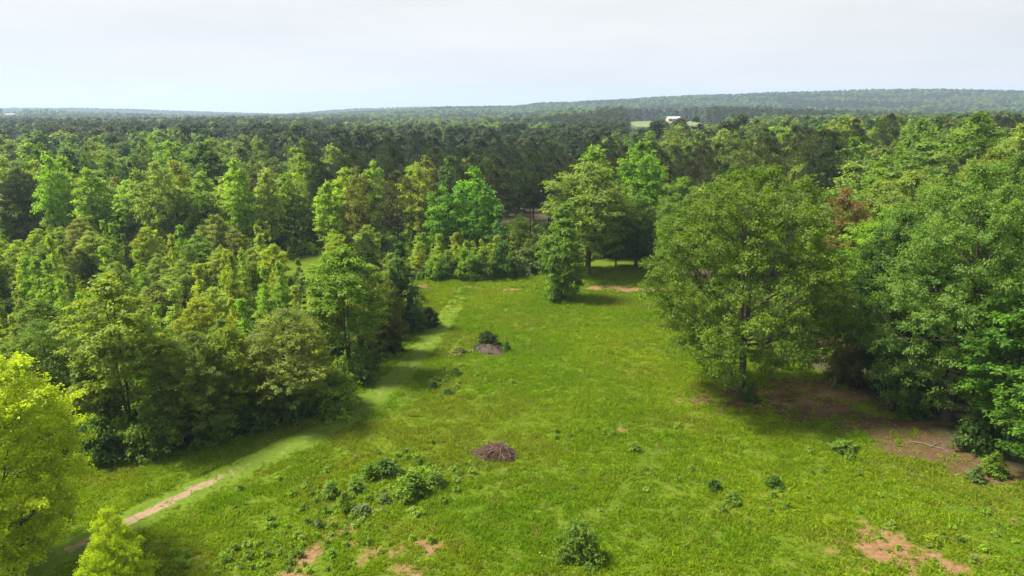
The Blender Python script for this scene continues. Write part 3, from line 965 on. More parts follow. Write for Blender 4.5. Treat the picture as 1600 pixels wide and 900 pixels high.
# ---- the wood: trees one can tell apart, planted at random in their zones
def spaced(region, n, dmin, rng_, box, taken, tries=30000):
    x, y = rng_.uniform(box[0], box[1], tries), rng_.uniform(box[2], box[3], tries)
    k = region(x, y)
    x, y = x[k], y[k]
    pts, g = [], {}

    def cell(a, b):
        return int(math.floor(a / dmin)), int(math.floor(b / dmin))
    for p in taken:
        g.setdefault(cell(*p), []).append(p)
    for a, b in zip(x.tolist(), y.tolist()):
        i, j = cell(a, b)
        if any((a - q[0]) ** 2 + (b - q[1]) ** 2 < dmin ** 2 for u in (-1, 0, 1) for v in (-1, 0, 1) for q in g.get((i + u, j + v), ())):
            continue
        g.setdefault((i, j), []).append((a, b))
        pts.append((a, b))
        if len(pts) >= n:
            break
    return pts


def visible_x(x, y, m=60):
    px, _ = proj(x, y, 8)
    return (-m < px) & (px < 1600 + m)


field_a = np.array(FIELD)
edgeW = np.array(FIELD_EDGE_W)


def outside_field(x, y, d=1.5):
    return ~in_poly(x, y, FIELD) & (poly_dist(x, y, FIELD_EDGE)[0] > d)


def GAP(x, y):
    return (np.abs(x + .315 * y) < 4.5) & (y > 82) & (y < 108)


taken = [(t['x'], t['y']) for t in TREES if t['h'] > 3]
ZONE = []


def put(name, key, x, y, h, w, tone, zone):
    c = jitter(TONE[tone], rng)
    if zone in ('thicket', 'hedge', 'row') and name != 'pine_tree':
        c = (c[0] * 1.22, c[1] * 1.18, c[2] * 1.1)      # lighter, yellower leaf colour in these zones
    if zone in ('thicket', 'hedge') and name == 'broadleaf_tree':
        name = 'young_tree'
    e = plant(name, key, rng.integers(0, 99), x, y, h, w, c, None, 'tree')
    TREES[-1].update(tone=tone, zone=zone)
    ZONE.append(TREES[-1])


# young thicket west of the track
def reg_thicket(x, y):
    return visible_x(x, y) & (x < 2) & outside_field(x, y, 1.2) & (y < 99) & ~((x > -19) & (y > 86)) & ~GAP(x, y)


pts = spaced(reg_thicket, 175, 3.1, rng, (-75, 2, 40, 99), taken)
for x, y in pts:
    d = poly_dist(np.array([x]), np.array([y]), FIELD_EDGE_W)[0][0]
    hh = rng.uniform(4.2, 7.4) + (1.6 if rng.random() < .15 else 0)
    u = rng.random()
    if u < .56:
        put('broadleaf_tree', 'spire', x, y, hh, hh * rng.uniform(.30, .46), rng.choice(['bright green', 'pale green', 'yellow-green', 'mid green'], p=[.4, .34, .14, .12]), 'thicket')
    elif u < .88:
        put('broadleaf_tree', 'slender', x, y, hh * .95, hh * rng.uniform(.45, .6), rng.choice(['pale green', 'olive green', 'mid green', 'yellow-green'], p=[.45, .15, .15, .25]), 'thicket')
    else:
        put('pine_tree', 'pine', x, y, hh, hh * .45, 'dark', 'thicket')
taken += pts

# centre: saplings behind the hedge row
def reg_centre(x, y):
    px, py = proj(x, y, 0)
    return (655 < px) & (px < 850) & (y < 100) & outside_field(x, y, 1.5)


pts = spaced(reg_centre, 26, 2.0, rng, (-16, 8, 86, 101), [])
for x, y in pts:
    hh = rng.uniform(3.2, 5.6)
    put('broadleaf_tree', 'spire', x, y, hh, hh * rng.uniform(.42, .6), rng.choice(['bright green', 'pale green', 'yellow-green']), 'hedge')
taken += pts

# tall row behind the thicket
def reg_row(x, y):
    px, _ = proj(x, y, 8)
    return visible_x(x, y) & (px < 660) & ~GAP(x, y)


pts = spaced(reg_row, 56, 4.4, rng, (-110, 0, 101, 124), taken)
for x, y in pts:
    hh = rng.uniform(11.5, 15.8)
    u = rng.random()
    if u < .52:
        put('broadleaf_tree', 'tall', x, y, hh, rng.uniform(4.2, 6.4), rng.choice(['pale green', 'bright green', 'pale green']), 'row')
    elif u < .80:
        put('broadleaf_tree', 'hard', x, y, hh * .95, rng.uniform(6, 8.5), rng.choice(['pale green', 'olive green', 'mid green', 'grey-green']), 'row')
    else:
        put('pine_tree', 'pine', x, y, hh * .95, rng.uniform(5, 7), rng.choice(['dark', 'brownish dark']), 'row')
taken += pts

# dark pine belt, middle
def reg_pine(x, y):
    px, _ = proj(x, y, 10)
    return (655 < px) & (px < 1330) & (y > 112)


pts = spaced(reg_pine, 62, 4.6, rng, (-25, 80, 110, 150), taken)
for x, y in pts:
    hh = rng.uniform(13.5, 17.0)
    if rng.random() < .84:
        put('pine_tree', 'pine', x, y, hh, rng.uniform(5.4, 7.8), rng.choice(['dark', 'brownish dark', 'brownish dark']), 'pines')
    else:
        put('broadleaf_tree', 'hard', x, y, hh * .93, rng.uniform(6, 8.4), rng.choice(['mid green', 'deep green', 'olive green']), 'pines')
taken += pts

# east wood on the bank
def reg_east(x, y):
    px, _ = proj(x, y, 8)
    return visible_x(x, y, 90) & (px > 1290) & outside_field(x, y, 3.0) & ((y > 84) | (x > 36))


pts = spaced(reg_east, 95, 5.2, rng, (25, 130, 52, 135), taken)
for x, y in pts:
    hh = rng.uniform(11.5, 17.5)
    u = rng.random()
    key = 'hard' if y > 75 else 'edge'
    if u < .84:
        put('broadleaf_tree', key, x, y, hh, rng.uniform(6.5, 12), rng.choice(['pale green', 'mid green', 'grey-green', 'deep green', 'bright green'], p=[.34, .28, .18, .12, .08]), 'east')
    else:
        put('pine_tree', 'pine', x, y, hh * 1.05, rng.uniform(6, 8.5), 'dark', 'east')
taken += pts
# trees between oak and pine belt
def reg_mid(x, y):
    px, _ = proj(x, y, 8)
    return (930 < px) & (px < 1330) & outside_field(x, y, 2.5) & (x > 16)


pts = spaced(reg_mid, 34, 4.6, rng, (10, 75, 84, 114), taken)
for x, y in pts:
    hh = rng.uniform(10, 14)
    if rng.random() < .75:
        put('broadleaf_tree', 'hard', x, y, hh, rng.uniform(6, 9), rng.choice(['pale green', 'mid green', 'grey-green', 'bright green']), 'mid')
    else:
        put('pine_tree', 'pine', x, y, hh * 1.1, rng.uniform(5.5, 7.5), rng.choice(['dark', 'brownish dark']), 'mid')
taken += pts


# belt behind all of these: patches of pine and of broadleaf
def reg_belt(x, y):
    return visible_x(x, y, 30)


def pine_patch(x, y):
    return fbm(x / 75, y / 48, 41, 2)


pts = spaced(reg_belt, 230, 6.3, rng, (-165, 165, 124, 200), taken)
for x, y in pts:
    hh = rng.uniform(10.5, 18.5)
    if pine_patch(np.array([x]), np.array([y]))[0] + rng.normal(0, .035) > .55:
        put('pine_tree', 'pine', x, y, hh, rng.uniform(6, 8.5), rng.choice(['dark', 'dark', 'brownish dark']), 'belt')
    else:
        put('broadleaf_tree', 'hard' if rng.random() < .7 else 'tall', x, y, hh * .96, rng.uniform(5.5, 11.5), rng.choice(['pale green', 'mid green', 'grey-green', 'deep green', 'bright green'], p=[.3, .28, .2, .12, .1]), 'belt')
taken += pts

# labels for these: tone, kind, and the nearest thing one can find, then the order from the west
MARKS = [('the coppery tree', 1322, 330, ('east', 'mid', 'belt')), ('the big oak', 1165, 270, ('east', 'mid', 'pines', 'belt')), ('the largest pale east tree', 1480, 270, ('east',)),
         ('the picture edge on the east bank', 1600, 230, ('east', 'belt')), ('the dark round-topped pine', 1395, 182, ('east', 'belt', 'pines')), ('the brightest tall tree', 1001, 230, ('pines', 'mid', 'belt')),
         ('the big pale olive tree', 918, 260, ('pines', 'belt', 'mid')), ('the two fresh green trees', 720, 275, ('pines', 'row', 'belt', 'hedge')), ('the broad brownish pine', 617, 272, ('row', 'pines', 'thicket', 'belt')),
         ('the hedge row', 760, 390, ('hedge',)), ('the blue-tinged pointed tree', 778, 322, ('hedge', 'pines')), ('the twin-stemmed tree', 188, 436, ('thicket',)), ('the vivid corner tree', 30, 560, ('thicket',)),
         ('the greyish olive edge tree', 450, 486, ('thicket',)), ('the track bend', 560, 440, ('thicket',)), ('the west picture edge', 0, 380, ('thicket',)), ('the west picture edge', 0, 260, ('row', 'belt')),
         ('the narrow yellowish edge tree', 368, 480, ('thicket',)), ('the white roof on the hills', 20, 200, ('belt', 'row')), ('the middle of the young thicket', 300, 380, ('thicket',)), ('the dip in the skyline', 430, 230, ('belt', 'row')),
         ('the far barn', 1052, 200, ('belt', 'pines')), ('the tallest west row', 320, 250, ('row', 'belt')), ('the slim dark tip tree', 628, 385, ('thicket',))]
WHERE = {'thicket': 'in the young thicket near', 'hedge': 'among the saplings by', 'row': 'in the tall west row near', 'pines': 'in the dark pine belt near', 'east': 'in the east canopy near',
         'mid': 'behind the clearing near', 'belt': 'in the farther wood near'}
GROUPN = {'thicket': 'young trees of the west thicket', 'hedge': 'saplings behind the hedge row', 'row': 'tall trees behind the thicket', 'pines': 'trees of the dark pine belt', 'east': 'trees of the east wood',
          'mid': 'trees behind the clearing', 'belt': 'trees of the farther wood'}
ORD = ['westernmost', 'second', 'third', 'fourth', 'fifth', 'sixth', 'seventh', 'eighth', 'ninth', 'tenth', 'eleventh', 'twelfth', 'thirteenth', 'fourteenth', 'fifteenth', 'sixteenth']
KINDW = {'broadleaf_tree': 'tree', 'young_tree': 'young tree', 'pine_tree': 'pine'}
buckets = {}
for t in ZONE:
    mk = min((m for m in MARKS if t['zone'] in m[3]), key=lambda m: (m[1] - t['px']) ** 2 + (2 * (m[2] - t['py'])) ** 2)[0]
    buckets.setdefault((t['tone'], KINDW[t['name']], t['zone'], mk), []).append(t)
for (tone, kind, zone, mk), ts in buckets.items():
    ts.sort(key=lambda t: t['px'])
    for i, t in enumerate(ts):
        s = f'{tone} {kind} {WHERE[zone]} {mk}'
        if len(ts) > 1:
            s = (ORD[i] if i < len(ORD) else 'easternmost') + ' ' + s
        t['o']['label'] = s
        t['o']['group'] = GROUPN[zone]


# ------------------------------------------------------------------ scatter by geometry nodes (only for what nobody could count)
def proto_collection(name, meshes):
    col = bpy.data.collections.new(name)
    for i, me in enumerate(meshes):
        o = bpy.data.objects.new(f'{name}_{i:02d}', me)
        col.objects.link(o)
    return col


def scatter(name, pts, scl, rot, idx, colr, col, label):
    me = bpy.data.meshes.new(name)
    n = len(pts)
    me.vertices.add(n)
    me.vertices.foreach_set('co', np.ascontiguousarray(pts, np.float32).ravel())
    for an, tp, av in (('scl', 'FLOAT_VECTOR', scl), ('rot', 'FLOAT_VECTOR', rot), ('col', 'FLOAT_VECTOR', colr)):
        a = me.attributes.new(an, tp, 'POINT')
        a.data.foreach_set('vector', np.ascontiguousarray(av, np.float32).ravel())
    a = me.attributes.new('pick', 'INT', 'POINT')
    a.data.foreach_set('value', np.ascontiguousarray(idx, np.int32))
    o = link(bpy.data.objects.new(name, me))
    g = bpy.data.node_groups.new(name, 'GeometryNodeTree')
    g.interface.new_socket('Geometry', in_out='INPUT', socket_type='NodeSocketGeometry')
    g.interface.new_socket('Geometry', in_out='OUTPUT', socket_type='NodeSocketGeometry')
    nd, lk = g.nodes, g.links.new
    gi, go = nd.new('NodeGroupInput'), nd.new('NodeGroupOutput')
    ci = nd.new('GeometryNodeCollectionInfo')
    ci.inputs['Collection'].default_value = col
    ci.inputs['Separate Children'].default_value = True
    ci.inputs['Reset Children'].default_value = True
    iop = nd.new('GeometryNodeInstanceOnPoints')
    iop.inputs['Pick Instance'].default_value = True

    def attr(an, tp):
        q = nd.new('GeometryNodeInputNamedAttribute')
        q.data_type = tp
        q.inputs['Name'].default_value = an
        return q.outputs['Attribute']
    lk(gi.outputs[0], iop.inputs['Points'])
    lk(ci.outputs[0], iop.inputs['Instance'])
    lk(attr('pick', 'INT'), iop.inputs['Instance Index'])
    e2r = nd.new('FunctionNodeEulerToRotation')
    lk(attr('rot', 'FLOAT_VECTOR'), e2r.inputs[0])
    lk(e2r.outputs[0], iop.inputs['Rotation'])
    lk(attr('scl', 'FLOAT_VECTOR'), iop.inputs['Scale'])
    lk(iop.outputs[0], go.inputs[0])
    mod = o.modifiers.new('scatter', 'NODES')
    mod.node_group = g
    tag(o, label, kind='stuff')
    return o


# far wood protos: whole small trees in one mesh each (leaves only, seen from hundreds of metres)
def far_tree(seed, H, W, prof, n_clump, rc, flat, per, leaf, needle=False, t0=.12):
    r = np.random.default_rng(seed)
    px, pr = np.array(prof).T
    t = r.uniform(0, 1, n_clump)
    t[0] = 1
    a = r.uniform(0, 6.283, n_clump)
    rad = np.interp(t, px, pr) * W / 2 * np.sqrt(r.uniform(.15, 1, n_clump)) * (1 - rc / W)
    C = np.c_[rad * np.cos(a), rad * np.sin(a), H * (t0 + (1 - t0) * t) - rc * flat * .5]
    ci = np.repeat(np.arange(n_clump), per)
    d = unit(r.normal(0, 1, (n_clump * per, 3)))
    d[:, 2] = np.where(d[:, 2] < -.2, -d[:, 2] * .5, d[:, 2])
    P = C[ci] + d * rc * np.array([1, 1, flat]) * r.uniform(.35, 1.05, (len(ci), 1))
    Nn = unit(.8 * d + np.array([0, 0, .4]) + .5 * r.normal(0, 1, P.shape))
    D = r.normal(0, 1, P.shape)
    tint = np.clip(.5 + .18 * r.normal(0, 1, n_clump)[ci] + .14 * r.normal(0, 1, len(ci)), 0, 1)
    V, F, T = leaf_quads(r, P, Nn, D, leaf[0] * r.uniform(.7, 1.3, len(ci)), leaf[1] * r.uniform(.7, 1.3, len(ci)), tint)
    return mesh_from('far_tree', V, F, M_LEAF_I, {'tint': T})


A = [far_tree(201, 15, 9, DOME, 26, 1.7, .7, 60, (.95, .65)), far_tree(202, 16, 8, OVAL, 26, 1.6, .75, 60, (.95, .65)), far_tree(203, 16, 7, TALL, 24, 1.5, .8, 60, (.95, .65)),
     far_tree(204, 17, 7, PINEC, 24, 1.4, .5, 60, (.9, .45), t0=.35), far_tree(205, 17, 6.5, PINEC, 22, 1.4, .5, 60, (.9, .45), t0=.3)]
B = [far_tree(211, 14, 13, DOME, 14, 3.0, .7, 22, (2.2, 1.6)), far_tree(212, 15, 12, DOME, 14, 2.8, .75, 22, (2.2, 1.6)), far_tree(213, 16, 10, OVAL, 12, 2.6, .7, 24, (2.0, 1.4))]
col_A, col_B = proto_collection('near_wood_tree', A), proto_collection('far_wood_tree', B)
HARD = 0.82 * np.array([TONE['pale green'], TONE['mid green'], TONE['grey-green'], TONE['deep green'], TONE['bright green'], TONE['olive green']])
PINEV = np.array([TONE['dark'], TONE['dark'], TONE['brownish dark']])


def wood(name, y0, y1, cell, col, npine, nhard, label, seed, want_pine, half=0.86):
    r = np.random.default_rng(seed)
    n = int((half * (y1 ** 2 - y0 ** 2)) / cell ** 2)
    # jittered grid in y, constant density
    y = np.sqrt(r.uniform(y0 ** 2, y1 ** 2, n))
    x = r.uniform(-1, 1, n) * (y * half + 12)
    # thin out by cells so that crowns do not pile up
    key = np.floor(x / cell).astype(np.int64) * 100003 + np.floor(y / cell).astype(np.int64)
    _, u = np.unique(key, return_index=True)
    x, y = x[u], y[u]
    p = fbm(x / 120, y / 75, 41, 2) + 0.35 * (fbm(x / 420, y / 260, 47, 2) - .5) + .05 * ((x < .05 * y) & (y < 420)) - .04 * (x > .25 * y)
    is_pine = p + r.normal(0, .03, len(x)) > .54
    k = (is_pine == want_pine)
    k &= ~((poly_dist(x, y, PASTURE + PASTURE[:1])[0] < 9) | in_poly(x, y, PASTURE))
    # the strip of low ground in front of the pasture and the lots of the far houses stay open
    k &= ~((np.abs(x - y * .215) < .05 * y) & (y > 585) & (y < 700))
    for hx, hy, hr in LOTS:
        k &= (x - hx) ** 2 + (y - hy) ** 2 > hr ** 2
        k &= ~((np.abs(x - hx * y / hy) < 17) & (y < hy) & (y > hy - .19 * hy))
    x, y = x[k], y[k]
    z = terrain(x, y)
    m = len(x)
    s = r.uniform(.78, 1.12, m)
    s *= np.where((np.abs(x - .235 * y) < .07 * y) & (y > 300) & (y < 700), .62, 1)
    sc = np.c_[s * r.uniform(.85, 1.2, m), s * r.uniform(.85, 1.2, m), s * (0.94 + .22 * (fbm(x / 90, y / 90, 61, 2) - .3))]
    if want_pine:
        idx_ = r.integers(npine[0], npine[1], m)
        c = PINEV[r.integers(0, len(PINEV), m)] * r.normal(1, .10, (m, 1)).clip(.7, 1.3)
    else:
        idx_ = r.integers(nhard[0], nhard[1], m)
        pal = np.clip((fbm(x / 45, y / 45, 71, 2) * 7 - .5 + r.normal(0, .9, m)).astype(int), 0, len(HARD) - 1)
        c = HARD[pal] * r.normal(.95, .10, (m, 1)).clip(.7, 1.3)
    rot_ = np.c_[np.zeros(m), np.zeros(m), r.uniform(0, 6.283, m)]
    return scatter(name, np.c_[x, y, z], sc, rot_, idx_, c, col, label)


def far_spot(px, py, Y):
    dx, dy, dz = ray(px, py)
    return dx / dy * Y, Y


B1 = far_spot(1052, 186, 790)
B2 = far_spot(17, 182, 1480)
LOTS = [(B1[0], B1[1], 26), (B2[0], B2[1], 24)]
wood('broadleaf_forest', 196, 760, 7.0, col_A, (3, 5), (0, 3), 'broadleaf wood filling the valley beyond the clearing', 1, False)
wood('pine_forest', 196, 760, 6.4, col_A, (3, 5), (0, 3), 'dark pine stands in the valley wood', 2, True)
wood('hillside_forest', 745, 3600, 12.5, col_B, (2, 3), (0, 3), 'hazy broadleaf wood on the far hills', 3, False)
wood('hillside_pine_forest', 745, 3600, 11.5, col_B, (2, 3), (0, 3), 'hazy dark pine stands on the far hills', 4, True)

# undergrowth beneath the near trees
r = np.random.default_rng(77)
x = r.uniform(-140, 140, 26000)
y = r.uniform(36, 135, 26000)
pxl, _ = proj(x, y, terrain(x, y))
k = (np.abs(pxl - 800) < 900) & ~in_poly(x, y, FIELD)
dE = poly_dist(x, y, FIELD_EDGE)[0]
k &= (dE > .4) & (r.random(len(x)) < .42) & ~((litter_mask(x, y) > .35) & (r.random(len(x)) < .93))
k &= ~((pxl > 860) & (pxl < 1110) & (y < 97) & (y > 80)) & ~GAP(x, y)
x, y = x[k], y[k]
under = [grow_tree(300 + i, 1.6, 2.2, 0, BUSH, 12, .42, .8, 6, 7, .2, (.30, .19), .03, M_LEAF_I, M_LEAF_I, droop=.1, inner=.1, asym=.2)['crown'] for i in range(3)]
col_U = proto_collection('undergrowth_clump', under)
m = len(x)
s = r.uniform(.5, 1.25, m) * np.where(x > 14, .75, 1)
pal = np.array([TONE['mid green'], TONE['deep green'], TONE['olive green'], TONE['bright green']])
scatter('undergrowth', np.c_[x, y, terrain(x, y) - .05], np.c_[s, s, s * r.uniform(.7, 1.4, m)], np.c_[np.zeros((m, 2)), r.uniform(0, 6.283, m)], r.integers(0, 3, m),
        pal[r.integers(0, 4, m)] * r.normal(1, .1, (m, 1)).clip(.7, 1.3), col_U, 'tangled undergrowth beneath the trees round the clearing')


# ------------------------------------------------------------------ grass
def tuft(seed, n, spread, h, w, lean):
    r = np.random.default_rng(seed)
    b = np.c_[r.normal(0, spread, (n, 2)), np.zeros(n) - .02]
    a = r.uniform(0, 6.283, n)
    D = unit(np.c_[np.cos(a) * lean, np.sin(a) * lean, np.ones(n)] * r.uniform(.7, 1.3, (n, 3)))
    Nn = unit(np.cross(D, r.normal(0, 1, (n, 3))))
    T = np.clip(.5 + .2 * r.normal(0, 1, n), 0, 1)
    V, F, T = leaf_quads(r, b, Nn, D, h * r.uniform(.6, 1.3, n), w * r.uniform(.7, 1.3, n), T, fold=.1)
    return mesh_from('tuft', V, F, M_GRASS_I, {'tint': T})


tufts = [tuft(401, 24, .13, .19, .050, 1.1), tuft(402, 26, .15, .15, .060, 1.5), tuft(403, 22, .11, .24, .045, .8), tuft(404, 22, .13, .13, .075, 2.0)]
weed = [grow_tree(420 + i, .38, .42, 0, BUSH, 7, .12, .9, 5, 5, .06, (.11, .06), .008, M_GRASS_I, M_GRASS_I, droop=.05, inner=.1)['crown'] for i in range(2)]
col_G, col_W = proto_collection('grass_tuft', tufts), proto_collection('weed_plant', weed)
r = np.random.default_rng(99)
n = 420000
y = np.sqrt(r.uniform(22 ** 2, 98 ** 2, n))
x = r.uniform(-1, 1, n) * (y * .82 + 4)
k = in_poly(x, y, FIELD)
x, y = x[k], y[k]
dpath, _ = poly_dist(x, y, [tuple(p) for p in PATH])
bm = bare_mask(x, y) + .9 * (fbm(x * 1.9, y * 1.9, 55) - .5)
lm = litter_mask(x, y) + .8 * (fbm(x * 1.2, y * 1.2, 56) - .5)
keep = np.clip(1.1 - 2.0 * np.clip(bm - .25, 0, 1), np.where(bm > 1.2, .01, .20), 1) * np.clip(1.05 - 1.4 * np.clip(lm - .25, 0, 1), .06, 1) * np.where(dpath < 1.5, np.clip(.25 + .65 * sstep(.5, 1.4, dpath) + .8 * sstep(70, 90, y), 0, 1), 1)
lump = fbm(x / .85, y / .85, 58, 2)
keep *= .28 + .80 * sstep(.28, .60, lump)
k = r.random(len(x)) < keep
x, y, dpath, lump = x[k], y[k], dpath[k], lump[k]
m = len(x)
big = fbm(x / 9, y / 9, 59, 3)
s = (.34 + 1.0 * lump) * r.uniform(.7, 1.3, m) * np.where(dpath < 1.4, .42 + .3 * sstep(70, 90, y), 1) * np.interp(y, [25, 60, 95], [1.0, 1.15, 1.4])
ca, cb, cc = np.array((0.150, 0.252, 0.006)), np.array((0.200, 0.284, 0.008)), np.array((0.120, 0.212, 0.010))
f = sstep(.35, .65, big)[:, None]
c = ca * (1 - f) + cb * f
drift = sstep(.5, .72, fbm(x / 5.5, y / 3.5, 63, 3))[:, None] * .75
c = c * (1 - drift) + np.array((.200, .240, .020)) * drift
f2 = (r.random((m, 1)) < .08) * 1.0
c = c * (1 - f2) + cc * f2
straw = (r.random((m, 1)) < .025) * 1.0
c = c * (1 - straw) + np.array((.24, .20, .07)) * straw
c = np.where((dpath < 1.4)[:, None], np.array((.145, .225, .016)), c) * r.normal(1, .08, (m, 1)).clip(.65, 1.4)
scatter('grass', np.c_[x, y, terrain(x, y)], np.c_[s, s, s * r.uniform(.7, 1.3, m)], np.c_[r.normal(0, .12, (m, 2)), r.uniform(0, 6.283, m)], r.integers(0, 4, m), c, col_G,
        'sunlit yellow-green meadow grass covering the clearing')
n = 30000
y = np.sqrt(r.uniform(22 ** 2, 96 ** 2, n))
x = r.uniform(-1, 1, n) * (y * .82 + 4)
dpath, _ = poly_dist(x, y, [tuple(p) for p in PATH])
patchy = fbm(x / 4.5, y / 4.5, 83, 3)
near_weeds = patch(x, y, [(ground_at(590, 770), 2.6, 1.8, .9), (ground_at(480, 850), 3.0, 1.8, .9), (ground_at(640, 745), 3.4, 2.6, 1), (ground_at(540, 785), 3.0, 2.4, 1), (ground_at(430, 870), 3.5, 2.5, 1), (ground_at(720, 545), 2.2, 1.4, .9), (ground_at(905, 870), 1.5, 1.2, .8),
                          (ground_at(700, 590), 3, 2, .6), (ground_at(1200, 760), 6, 3, .2), (ground_at(1480, 830), 5, 3, .22), (ground_at(520, 830), 3, 2, .9)])
k = in_poly(x, y, FIELD) & (dpath > 1.8) & (r.random(n) < .004 + .05 * sstep(.55, .75, patchy) + 1.0 * near_weeds ** 1.2)
x, y = x[k], y[k]
m = len(x)
s = r.uniform(.35, 1.1, m)
pal = np.array([TONE['mid green'], TONE['mid green'], TONE['bright green'], TONE['pale green']])
scatter('weeds', np.c_[x, y, terrain(x, y)], np.c_[s, s, s], np.c_[np.zeros((m, 2)), r.uniform(0, 6.283, m)], r.integers(0, 2, m), pal[r.integers(0, 4, m)] * r.normal(1.2, .15, (m, 1)).clip(.7, 1.6), col_W,
        'small broad-leaved weeds scattered through the meadow grass')


# ------------------------------------------------------------------ brush piles
def stick_mesh(seed, ln, rad, mat):
    r = np.random.default_rng(seed)
    t = np.linspace(0, 1, 5)
    P = np.c_[(t - .5) * ln, r.normal(0, .03 * ln, 5), r.normal(0, .03 * ln, 5)]
    return Tubes().add(P, rad * np.array([1, .95, .8, .6, .3]), 5).mesh('stick', mat)


def brush_pile(px, py, rx, ry, h, n, mats, label, seed, loose, soil):
    r = np.random.default_rng(seed)
    cx, cy = ground_at(px, py)
    z0 = tz(cx, cy)
    e = link(bpy.data.objects.new('brush_pile', None))
    e.location = (cx, cy, z0)
    tag(e, label, 'brush pile')
    # heaped core of earth and rotted wood
    u = np.linspace(0, 1, 9)
    a = np.linspace(0, 2 * math.pi, 25)[:-1]
    U, Aa = np.meshgrid(u, a, indexing='ij')
    wx = 1 + .25 * np.sin(2 * Aa + seed) + .15 * np.sin(5 * Aa)
    Z = h * (1 - U ** 1.7) * (.75 + .5 * vnoise(U * 4 * np.cos(Aa) + 20, U * 4 * np.sin(Aa) + 20, seed)) - .06 * (U > .95)
    V = np.stack([U * rx * wx * np.cos(Aa), U * ry * wx * np.sin(Aa), Z], -1).reshape(-1, 3)
    idx = np.arange(9 * 24).reshape(9, 24)
    F = np.stack([idx[:-1], np.roll(idx, -1, 1)[:-1], np.roll(idx, -1, 1)[1:], idx[1:]], -1).reshape(-1, 4)
    c = link(bpy.data.objects.new('mound', mesh_from('mound', V, F, soil, smooth=True)))
    c.parent = e
    pool = [stick_mesh(seed * 10 + i, l_, r_, mats[i % len(mats)]) for i, (l_, r_) in enumerate([(.7, .016), (.5, .014), (.9, .020), (.4, .012), (.6, .026), (1.1, .016), (.45, .018), (.8, .013)])]
    for k in range(n):
        q = r.random() ** .6
        an = r.uniform(0, 6.283)
        zz = h * (1 - q ** 1.7) * .95 + r.uniform(0, .10)
        s = link(bpy.data.objects.new('stick', pool[r.integers(0, len(pool))]))
        s.parent = e
        s.location = (q * rx * math.cos(an), q * ry * math.sin(an), zz)
        steep = r.normal(0, .28) + (.8 if r.random() < .10 else 0)
        s.rotation_euler = (r.uniform(0, 6.283), steep, r.uniform(0, 6.283))
        k_ = r.uniform(.7, 1.2)
        s.scale = (k_, k_, k_)
    for k in range(loose):
        s = link(bpy.data.objects.new('stick', pool[r.integers(0, len(pool))]))
        s.parent = e
        an = r.uniform(2.4, 4.4)
        q = r.uniform(1.05, 1.8)
        lx, ly = q * rx * math.cos(an), q * ry * math.sin(an)
        s.location = (lx, ly, tz(cx + lx, cy + ly) - z0 + .05)
        s.rotation_euler = (0, r.normal(0, .08), r.uniform(-.5, .5))
    return e


M_SOIL_RED = plain_material('rotted_red_wood', (0.050, 0.030, 0.022), .95, .5, 9, .05)
M_SOIL_DARK = plain_material('dark_rotted_brush', (0.075, 0.058, 0.048), .95, .5, 9, .05)
brush_pile(775, 712, 1.35, 1.0, .78, 270, [M_BARK_RED, M_BARK_RED, M_BARK_PALE, M_BARK_RED, M_BARK, M_BARK_PALE], 'reddish pile of cut sticks heaped in the open grass', 3, 30, M_SOIL_RED)
brush_pile(763, 549, 1.75, 1.0, .62, 110, [M_BARK, M_BARK, M_BARK_RED, M_BARK], 'old grey brush mound with a shrub growing out of it', 4, 6, M_SOIL_DARK)


def fallen_branch(px, py, ln, ang, seed, label, rad=.035):
    r = np.random.default_rng(seed)
    cx, cy = ground_at(px, py)
    tb = Tubes()

    def limb(p0, a0, l0, r0, depth):
        t = np.linspace(0, 1, 7)
        aa = a0 + r.normal(0, .12, 7).cumsum()
        st = np.c_[np.cos(aa), np.sin(aa)] * l0 / 6
        xy = p0[:2] + np.r_[[[0, 0]], st[1:].cumsum(0)]
        zz = np.array([tz(cx + q[0], cy + q[1]) for q in xy]) - tz(cx, cy) + r0 * .9 + np.sin(t * 3.1) * .12 * l0 * .3
        P = np.c_[xy, zz]
        tb.add(P, r0 * np.linspace(1, .3, 7), 6)
        if depth:
            for k in (2, 3, 4, 5):
                if r.random() < .8:
                    limb(P[k], aa[k] + r.choice([-1, 1]) * r.uniform(.5, .95), l0 * r.uniform(.3, .5), r0 * .5, depth - 1)
    limb(np.array([0., 0, 0]), ang, ln, rad, 2)
    o = link(bpy.data.objects.new('fallen_branch', tb.mesh('fallen_branch', M_BARK_PALE)))
    o.location = (cx, cy, tz(cx, cy))
    tag(o, label, 'branch')


fallen_branch(1200, 632, 2.2, -.3, 1, 'pale fallen branch lying on the litter by the oak trunk')
fallen_branch(1420, 690, 2.6, -.5, 2, 'pale forked branch lying in the litter under the largest east tree')
fallen_branch(1452, 700, 2.0, .6, 3, 'bleached branch with many twigs nearest the east saplings')
fallen_branch(1490, 742, 1.5, -.4, 4, 'thin pale stick lying where litter meets grass', .035)
fallen_branch(1300, 660, 1.6, .3, 5, 'thin branch lying on the bare litter between oak and east wood', .04)
fallen_branch(985, 418, 3.5, .2, 6, 'grey fallen limb under the round-headed tree behind the clay', .09)
fallen_branch(1440, 745, 1.2, 2.6, 7, 'short stick on the grass below the litter', .03)


# ------------------------------------------------------------------ far buildings
M_WHITE = plain_material('white_painted_boards', (0.66, 0.65, 0.62), .6, .05, 1)
M_ROOF_W = plain_material('pale_metal_roof', (0.36, 0.36, 0.37), .35, .05, 1, .5)
M_ROOF_R = plain_material('red_brown_roof', (0.28, 0.10, 0.075), .7, .15, 1)
M_DARK = plain_material('dark_opening', (0.03, 0.03, 0.035), .4, .1, 1, .5)
M_TAN = plain_material('tan_boards', (0.42, 0.34, 0.26), .7, .1, 1)


